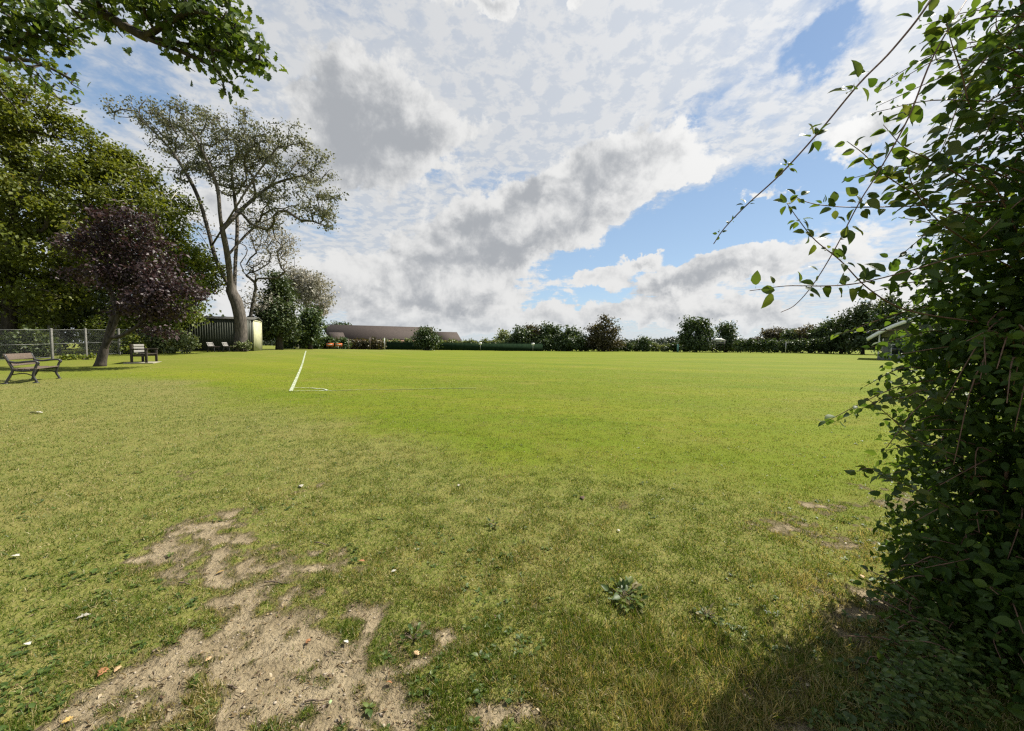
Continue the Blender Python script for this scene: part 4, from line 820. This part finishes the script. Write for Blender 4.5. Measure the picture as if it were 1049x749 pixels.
def hedge():
    rng = np.random.default_rng(77); b0 = np.array([2.9, 1.9, 0.]); root = empty('hedge', b0); tag(root, 'tall dark overgrown hedge with arching leafy shoots on the right', 'hedge')
    F_ = []                                                          # lobes of the near face
    for py, left, Y, r in [(-70, 1075, 1.9, .55), (20, 1050, 1.85, .50), (110, 1022, 1.85, .48), (200, 994, 1.8, .48), (290, 972, 1.8, .46), (375, 966, 1.85, .44), (460, 962, 1.9, .44), (545, 960, 1.85, .44), (620, 952, 1.75, .43), (690, 934, 1.65, .40), (740, 914, 1.58, .34)]:
        rp = r * F0 / Y; c = at(left + rp * .95, py, Y); F_.append((c, (r, r, r * .9)))
    B_ = []
    while len(B_) < 38:
        c = np.array([rng.uniform(2.5, 5.6), rng.uniform(.7, 3.9), rng.uniform(.2, 3.3)])
        if (c[0] - .62) / (c[1] + .25) > (1.28 if c[2] < 1.5 else 1.40): B_.append((c, (.62, .62, .6)))
    def fill(lobes, per, shell, size, sg):
        n = per * len(lobes); P = ell_pts(lobes, n // 22, rng, shell); pick = rng.integers(len(P), size=n); tw = nrm(rng.normal(size=P.shape))
        q = P[pick] + tw[pick] * rng.uniform(-.09, .09, (n, 1)) + rng.normal(size=(n, 3)) * sg; cen = np.array([3.6, 2.4, 1.6]); o = nrm(q - cen)
        A = rng.normal(size=q.shape) * .8 + o * .5 + tw[pick] * .5 - [0, 0, .35]; N = nrm(rng.normal(size=q.shape) * .6 + [0, 0, .65] + o * .5)
        rn = np.clip(.65 * rng.random(n) + .35 * rng.random(len(P))[pick], 0, 1); return q, A, N, size * rng.uniform(.45, 1.35, n), rn
    parts = [fill(F_[:4], 1750, .55, .052, .055), fill(F_[4:9], 3700, .45, .047, .055), fill(F_[9:], 3200, .5, .036, .06), fill(B_, 950, .3, .062, .06)]
    # short side shoots that break the outline
    stems = MB(); SP = []
    for i in range(300):
        c, r = F_[rng.integers(len(F_))]; th = rng.uniform(0, 2 * PI); d = nrm(np.array([-abs(rng.normal(.7, .4)), rng.normal(-.3, .6), rng.normal(.15, .6)])); s0 = c + d * .28; ln = rng.uniform(.14, .36) if c[2] < 1.2 else rng.uniform(.2, .62)
        p = crom([s0, s0 + d * ln * .5 + rng.normal(0, .02, 3), s0 + d * ln + np.array([0, 0, -.25 * ln]) + rng.normal(0, .03, 3)], 4)
        stems.tube(p - b0, np.linspace(.004, .0015, len(p)), 5); q = sprig(p, rng.uniform(.022, .036), rng.uniform(.028, .060), rng); SP.append((*q, np.clip(rng.random(len(q[0])) * .8 + .15 * rng.random(), 0, 1)))
    for i in range(70):
        c, r = (F_ + B_)[rng.integers(len(F_) + len(B_))]; e = c + rng.uniform(-.6, .6, 3) * np.array(r); s0 = np.array([c[0] + .35 + rng.uniform(-.1, .3), c[1] + rng.uniform(-.1, .4), -.05]); stems.tube(crom([s0 - b0, (s0 + e) / 2 - b0 + rng.normal(0, .08, 3), e - b0], 5), np.linspace(.022, .006, 11), 6)
    stems.build('stems', M['stem_hedge'], root, smooth=True)
    P, A, N, s_, rn = [np.concatenate(z) for z in zip(*(parts + SP))]; ok = P[:, 2] > .02; V, F, rr = leaves(P[ok] - b0, A[ok], N[ok], s_[ok], LEAF_8, rn[ok], s_[ok] * rng.uniform(.7, 1.25, ok.sum())); build('foliage', V, F, M['hedge'], root, rnd=rr)
    # the long arching shoots
    def shoot(pts, r, spacing, size, clusters=None, start=.05, bunch=1, label=None):
        P = crom([at(*p) for p in pts], 6); mb = MB(); mb.tube(P - b0, np.linspace(r, r * .35, len(P)), 6); st = mb.build('shoot', M['stem_hedge'], root, smooth=True)
        if label: st['label'] = label
        if clusters:
            o = []
            for cx, cy, k, sz in clusters:
                k = k + (k > 2); cx += rng.uniform(-5, 5); cy += rng.uniform(-6, 6)
                j = int(np.argmin([np.hypot(*(np.array(proj(q)) - (cx, cy))) for q in P])); base = P[j]
                A = nrm(rng.normal(size=(k, 3)) * .7 + np.stack([np.linspace(-1, .9, k), rng.normal(0, .3, k), np.where(np.arange(k) % 2 == 0, .7, -.8)], 1)); o.append((np.repeat(base[None], k, 0) + A * .006, A, rng.normal(size=(k, 3)) * .5 + [0, -.6, .7], sz * .82 * rng.uniform(.55, 1.2, k)))
            q = [np.concatenate(z) for z in zip(*o)]
        else: q = sprig(P, spacing, size, rng, start=start, bunch=bunch)
        V, F, rr = leaves(q[0] - b0, q[1], q[2], q[3], LEAF_8, rng.random(len(q[0]))); build('foliage', V, F, M['shoot'], st, rnd=rr)
    def proj(q): v = q - CAM; z = v.dot(Fv); return CXP + F0 * v.dot(Rv) / z, CYP - F0 * v.dot(Uv) / z
    shoot([(985, -60, 1.7), (952, 2, 1.5), (915, 50, 1.45), (880, 86, 1.42), (840, 134, 1.4), (800, 178, 1.4), (765, 210, 1.4), (742, 234, 1.4), (731, 250, 1.4)], .0042, .05, .05,
          [(958, -5, 4, .075), (938, 18, 3, .06), (868, 99, 4, .062), (888, 76, 1, .06), (830, 146, 2, .05), (872, 92, 2, .07), (834, 140, 4, .05), (845, 126, 1, .05), (812, 168, 5, .034), (800, 178, 4, .028), (762, 212, 5, .026), (748, 226, 4, .022), (735, 244, 4, .022)], label='long bare tipped bramble shoot arching furthest over the field')
    shoot([(1010, -30, 1.9), (985, 8, 1.6), (955, 60, 1.5), (930, 122, 1.45), (900, 176, 1.45), (880, 208, 1.42), (856, 254, 1.4), (834, 290, 1.4), (815, 312, 1.4), (800, 320, 1.4)], .0034, .07, .05,
          [(972, 30, 4, .07), (958, 55, 2, .06), (930, 100, 3, .07), (928, 120, 3, .05), (905, 170, 3, .07), (888, 196, 3, .06), (880, 210, 2, .07), (870, 228, 3, .07), (858, 250, 3, .05), (842, 280, 2, .045), (828, 298, 2, .04)])
    shoot([(1060, 250, 1.7), (985, 262, 1.6), (930, 278, 1.5), (880, 290, 1.45), (845, 293, 1.4), (805, 293, 1.4), (768, 298, 1.4)], .0036, .05, .075, [(940, 275, 3, .08), (915, 282, 3, .085), (890, 288, 3, .085), (870, 290, 2, .08), (852, 293, 2, .08), (835, 293, 2, .075), (818, 293, 2, .07), (795, 294, 2, .075), (775, 297, 2, .06)])
    shoot([(1000, 330, 1.7), (930, 318, 1.6), (890, 296, 1.5), (862, 268, 1.45), (835, 246, 1.42), (818, 225, 1.4), (806, 208, 1.4)], .0032, .05, .045, [(902, 303, 2, .06), (880, 288, 3, .06), (862, 268, 4, .055), (848, 258, 3, .045), (836, 246, 4, .05), (826, 236, 4, .045), (818, 226, 4, .045), (808, 212, 4, .04), (805, 205, 3, .04)])
    shoot([(1040, 205, 1.7), (960, 210, 1.6), (905, 212, 1.5), (862, 212, 1.45), (830, 208, 1.42), (812, 200, 1.4)], .0030, .05, .05, [(935, 210, 3, .07), (905, 212, 3, .065), (878, 212, 3, .06), (855, 212, 3, .05), (838, 209, 4, .045), (815, 201, 3, .04)])
    shoot([(985, 220, 1.7), (940, 200, 1.6), (905, 178, 1.5), (885, 158, 1.45), (868, 145, 1.42)], .0032, .028, .045, start=.2, bunch=2)
    shoot([(1049, 20, 1.9), (1010, 60, 1.7), (985, 100, 1.6), (972, 135, 1.55), (960, 165, 1.5)], .0032, .028, .062, start=.1, bunch=2)
    shoot([(1040, 120, 1.8), (1000, 118, 1.6), (985, 75, 1.55), (975, 45, 1.5), (968, 18, 1.5)], .0032, .03, .062, start=.1, bunch=2)
    shoot([(1010, 200, 1.7), (975, 175, 1.6), (945, 160, 1.5), (925, 150, 1.5), (905, 128, 1.5)], .0032, .03, .058, start=.1, bunch=2)
    shoot([(1010, 260, 1.8), (960, 225, 1.6), (935, 190, 1.5), (930, 165, 1.5)], .0032, .03, .06, start=.1, bunch=2)
    shoot([(990, 470, 1.8), (940, 452, 1.65), (915, 430, 1.6), (896, 414, 1.55), (886, 408, 1.55)], .003, .022, .036, start=.2, bunch=1)
    shoot([(990, 530, 1.8), (945, 505, 1.65), (915, 492, 1.6), (892, 480, 1.55), (878, 483, 1.55)], .003, .024, .042, start=.2, bunch=2)
    shoot([(985, 420, 1.8), (950, 400, 1.65), (925, 408, 1.6), (905, 404, 1.6)], .003, .026, .05, start=.2, bunch=2)
hedge()

# ================================================================== NEAR GROUND: GRASS, WEEDS, LITTER
def turf():
    rng = np.random.default_rng(21); n = 1400000; r = .55 * (34 / .55) ** rng.random(n) ; a = np.radians(rng.uniform(-72, 76, n)); x, y = np.sin(a) * r, np.cos(a) * r
    d = dirt_mask(x, y); pm = pitch_mask(x, y); cl = fbm(x * 9, y * 9, 61, 3); cl2 = fbm(x * 1.7, y * 1.7, 62, 3)
    keep = rng.random(n) < np.clip(1.30 - d * 1.75, .05, 1) * np.clip(.35 + 1.5 * (cl - .28), .12, 1) * (1 - sm(12, 34, r)); x, y, r, d, pm, cl, cl2 = [q[keep] for q in (x, y, r, d, pm, cl, cl2)]; n = len(x)
    z = np.where(r < 18, GZ(x, y), T(x, y)) - .003; long_ = np.zeros(n)
    for px, py, rad_, am in [(690, 705, .35, 1.3), (650, 675, .30, .8), (740, 690, .25, .9), (620, 640, .25, .5), (210, 700, .12, .8), (180, 735, .2, .6), (800, 720, .3, .9), (720, 740, .35, 1.1), (590, 725, .3, .6), (120, 745, .3, .5), (395, 590, .16, .5), (860, 640, .4, .9), (900, 570, .5, .8), (900, 720, .3, 1.4), (940, 640, .35, 1.6), (960, 560, .4, 1.6)]:
        c = gp(px, py); long_ += am * np.exp(-((x - c[0]) ** 2 + (y - c[1]) ** 2) / rad_ ** 2)
    h = .72 * (.020 + .022 * rng.random(n) + .030 * np.clip(cl - .45, 0, 1)) * (1 + .5 * long_) * (1 - .45 * np.clip(d, 0, 1)) * (1 - .25 * pm) * (1 + .012 * r); w = (.0019 + .0011 * rng.random(n)) * (1 + .14 * r)
    A = np.stack([rng.normal(0, .6, n), rng.normal(0, .6, n), np.full(n, 1.)], 1); N = np.stack([rng.normal(size=n), rng.normal(size=n), rng.normal(0, .2, n)], 1)
    rn = rng.random(n) * .78 + .0; dry = rng.random(n) < np.clip(.20 + .55 * np.clip(d, 0, 1) + .9 * (cl2 - .42) - .14 * pm + .18 * np.clip(long_, 0, 1), .05, .75); rn = np.where(dry, .76 + .24 * rng.random(n), rn); rn = np.clip(rn + .12 * (pm - .5) * (~dry), 0, 1)
    V, F, rr = leaves(np.stack([x, y, z], 1), A, N, h, BLADE, rn, w); o = build('grass', V, F, M['grass'], None, rnd=rr); tag(o, 'short worn grass of the near field with dry straw', 'grass', kind='stuff')
turf()
def ground_cover():
    rng = np.random.default_rng(22); P, A, N, s_ = [], [], [], []
    def rosette(x, y, k, sz, tall=0):
        z = float(GZ(np.array([x]), np.array([y]))[0]); th = rng.random(k) * 2 * PI; P.append(np.stack([np.full(k, x), np.full(k, y), z + .004 + tall * rng.random(k)], 1)); A.append(np.stack([np.cos(th), np.sin(th), rng.uniform(.05, .6, k)], 1)); N.append(np.stack([rng.normal(0, .2, k), rng.normal(0, .2, k), np.ones(k)], 1)); s_.append(sz * rng.uniform(.6, 1.2, k))
    for i in range(1500):                                            # clover and dandelion rosettes in the worn turf
        px, py = rng.uniform(-40, 930), 430 + 330 * rng.random() ** .8; x, y = gp(px, py)
        if fbm(np.array([x * 1.5]), np.array([y * 1.5]), 71, 3)[0] < .50 or dirt_mask(np.array([x]), np.array([y]))[0] > .3: continue
        rosette(x, y, rng.integers(3, 8), rng.uniform(.012, .03))
    for i in range(900):                                             # taller weeds along the foot of the hedge
        q = rng.random(); px = np.interp(q, [0, .3, .6, 1], [965, 960, 935, 885]) + rng.normal(30, 38); py = np.interp(q, [0, .3, .6, 1], [480, 560, 660, 760]) + rng.normal(0, 14); x, y = gp(px, py); rosette(x, y, rng.integers(4, 9), rng.uniform(.014, .036), rng.uniform(.03, .24) * (px > 900) + .02)
    P, A, N, s_ = [np.concatenate(z) for z in (P, A, N, s_)]; V, F, rr = leaves(P, A, N, s_, LEAF_8, rng.random(len(P)) * .85); tag(build('ground_cover', V, F, M['weed'], None, rnd=rr), 'low broad leaved weeds in the turf and at the foot of the hedge', 'weeds', kind='stuff')
    n = 9000; px, py = rng.uniform(-60, 1000, n), 440 + 330 * rng.random(n) ** .7; xy = np.array([gp(a, b_) for a, b_ in zip(px, py)]); dd = dirt_mask(xy[:, 0], xy[:, 1]); ok = rng.random(n) < .10 + .8 * sm(.12, .45, dd); xy = xy[ok]; z = GZ(xy[:, 0], xy[:, 1]) + .006; m_ = len(xy); s_ = .005 + .016 * rng.random(m_) ** 2.2; thin = rng.random(m_) < .65
    s_ = np.where(thin, s_ * 1.8, s_); V, F, rr = leaves(np.column_stack([xy, z]), np.stack([rng.normal(size=m_), rng.normal(size=m_), rng.normal(0, .18, m_)], 1), np.stack([rng.normal(0, .5, m_), rng.normal(0, .5, m_), np.ones(m_)], 1), s_, LEAF_8, rng.random(m_) ** 1.5, np.where(thin, s_ * .22, s_)); tag(build('leaf_litter', V, F, M['dryleaf'], None, rnd=rr), 'tiny dry leaf crumbs and bits of straw scattered over the worn turf', 'leaf litter', kind='stuff')
ground_cover()
def pebbles():
    rng = np.random.default_rng(33); mb_v, mb_f = [], []; ico = bpy.data.meshes.new('t'); import bmesh; bm = bmesh.new(); bmesh.ops.create_icosphere(bm, subdivisions=1, radius=1); v0 = np.array([v.co[:] for v in bm.verts]); f0 = np.array([[v.index for v in f.verts] for f in bm.faces]); bm.free(); bpy.data.meshes.remove(ico); k = 0
    while k < 700:
        px, py = rng.uniform(60, 460), rng.uniform(520, 770); x, y = gp(px, py)
        if dirt_mask(np.array([x]), np.array([y]))[0] < .45: continue
        s_ = .0015 + .006 * rng.random() ** 6; v = v0 * (1 + .25 * rng.normal(size=v0.shape)) * s_ * np.array([1.2, 1, .65]); mb_v.append(v + [x, y, float(GZ(np.array([x]), np.array([y]))[0]) + s_ * .3]); mb_f.append(f0 + k * len(v0)); k += 1
    tag(build('gravel', np.concatenate(mb_v), [np.concatenate(mb_f)], M['stone'], None, smooth=True), 'small pale stones and crumbs on the bare earth patch', 'gravel', kind='stuff')
pebbles()
def litter():
    rng = np.random.default_rng(44)
    def mat(c): 
        key = 'fl_%s' % c
        if key not in M: 
            col = {'white': (.46, .44, .37), 'pale grey': (.34, .32, .26), 'yellow': (.42, .28, .09), 'orange brown': (.26, .12, .05), 'tan': (.42, .28, .15), 'dark brown': (.09, .055, .035), 'greenish': (.26, .34, .16)}[c]
            M[key] = rough_mat('fallen_' + c.replace(' ', '_'), tuple(v * .7 for v in col), col, 60, .7, .2)
        return M[key]
    for px, py, c, sz, where in [(77, 635, 'pale grey', .075, 'on the grass left of the bare patch'), (25, 660, 'white', .05, 'in the grass near the left edge'), (221, 589, 'yellow', .06, 'at the top of the bare earth path'), (406, 586, 'white', .045, 'on the grass right of the bare path'),
        (352, 657, 'white', .04, 'on the right edge of the bare earth'), (11, 574, 'white', .07, 'by the far left edge of the turf'), (44, 424, 'white', .30, 'far off in front of the brown slatted bench'), (308, 497, 'pale grey', .10, 'on the small bare spot beyond the path'), (469, 499, 'pale grey', .06, 'in the middle of the rough turf'),
        (100, 695, 'orange brown', .07, 'left of the bare earth, larger of two side by side'), (117, 690, 'tan', .05, 'left of the bare earth, smaller of two side by side'), (402, 702, 'orange brown', .04, 'right of the bare earth in the grass'), (367, 577, 'orange brown', .06, 'near the top right of the bare path'), (62, 743, 'yellow', .045, 'at the bottom left of the view'),
        (339, 717, 'greenish', .028, 'lying on the bare earth near its right side'), (424, 670, 'tan', .05, 'on the small bare spot right of the path'), (598, 512, 'dark brown', .10, 'alone on the green turf beyond the weed clump'), (635, 545, 'white', .04, 'on the green turf beyond the weed clump'), (881, 590, 'tan', .05, 'near the foot of the hedge'), (210, 678, 'tan', .04, 'in the middle of the bare earth'), (318, 654, 'orange brown', .045, 'on the upper right of the bare earth')]:
        p = g(px, py); z = float(GZ(p[:1], p[1:2])[0]) if math.hypot(p[0], p[1]) < 18 else p[2]; a = rng.uniform(0, 2 * PI)
        V, F, rr = leaves(np.zeros((1, 3)), np.array([[math.cos(a), math.sin(a), .12]]), np.array([[rng.normal(0, .25), rng.normal(0, .25), 1]]), np.array([sz * .7]), LEAF_OAK, np.array([.5])); o = build('fallen_leaf', V, F, mat(c)); so_ = o.modifiers.new('thickness', 'SOLIDIFY'); so_.thickness = .0012; o.location = (p[0], p[1], z + .012); tag(o, '%s fallen leaf %s' % (c, where), 'leaf', 'fallen leaves on the turf')
    for px, py, dx_, dy_, where in [(284, 600, 26, 1, 'long thin dark twig across the upper bare path'), (239, 703, 9, 3, 'short dark twig in the middle of the bare earth'), (322, 718, 20, -2, 'dark twig on the lower right of the bare earth'), (350, 740, 4, 12, 'dark twig pointing away at the bottom of the bare earth'), (190, 601, 12, 2, 'small dark twig on the grass left of the path'), (160, 667, 8, -5, 'small dark twig at the left edge of the bare earth'), (330, 560, 16, 3, 'twig in the grass beyond the bare path')]:
        a = np.array(gp(px - dx_ / 2, py - dy_ / 2)); b_ = np.array(gp(px + dx_ / 2, py + dy_ / 2)); c = (a + b_) / 2; z = float(GZ(c[:1], c[1:2])[0]) + .009; d = np.append((b_ - a) / 2, 0); s_ = np.array([-d[1], d[0], 0]) * .12
        mb = MB(); mb.tube(crom([-d, -d * .3 + s_, d * .4 - s_ * .4, d], 4), np.linspace(.0045, .002, 13), 6); mb.tube([d * .1, d * .3 + s_ * 2.2], [.0025, .001], 5); o = mb.build('twig', M['twig'], smooth=True); o.location = (c[0], c[1], z); tag(o, where, 'twig', 'fallen twigs')
    for px, py, k, sz, mt, lab in [(640, 612, 70, .05, 'weed', 'ragged weed clump with earth in the middle of the near turf'), (423, 655, 26, .028, 'weed', 'small weed rosette on the bare spot right of the path'), (506, 540, 22, .03, 'weed', 'small pale weed on the turf beyond the bare path'), (725, 632, 24, .03, 'weed', 'dark low weed right of the ragged clump')]:
        p = g(px, py); z = float(GZ(p[:1], p[1:2])[0]); root = empty('weed_clump', (p[0], p[1], z)); tag(root, lab, 'weed'); th = rng.random(k) * 2 * PI; rr_ = rng.random(k) ** .6 * sz * 1.8
        P = np.stack([np.cos(th) * rr_, np.sin(th) * rr_, rng.random(k) * sz * .9], 1); V, F, rn = leaves(P, np.stack([np.cos(th), np.sin(th), rng.uniform(.1, 1.1, k)], 1), rng.normal(size=(k, 3)) * .5 + [0, 0, 1], sz * rng.uniform(.5, 1.2, k), LEAF_8, np.clip(rng.random(k) * 1.1, 0, 1)); build('foliage', V, F, M[mt], root, rnd=rn)
        mb = MB()
        for i in range(9): a = rng.random() * 2 * PI; mb.tube([(0, 0, -.005), (math.cos(a) * sz * .6, math.sin(a) * sz * .6, sz * .5), (math.cos(a) * sz * 1.3, math.sin(a) * sz * 1.3, sz * rng.uniform(.3, 1.1))], [.003, .002, .001], 5)
        mb.build('stems', M['twig'], root, smooth=True)
litter()
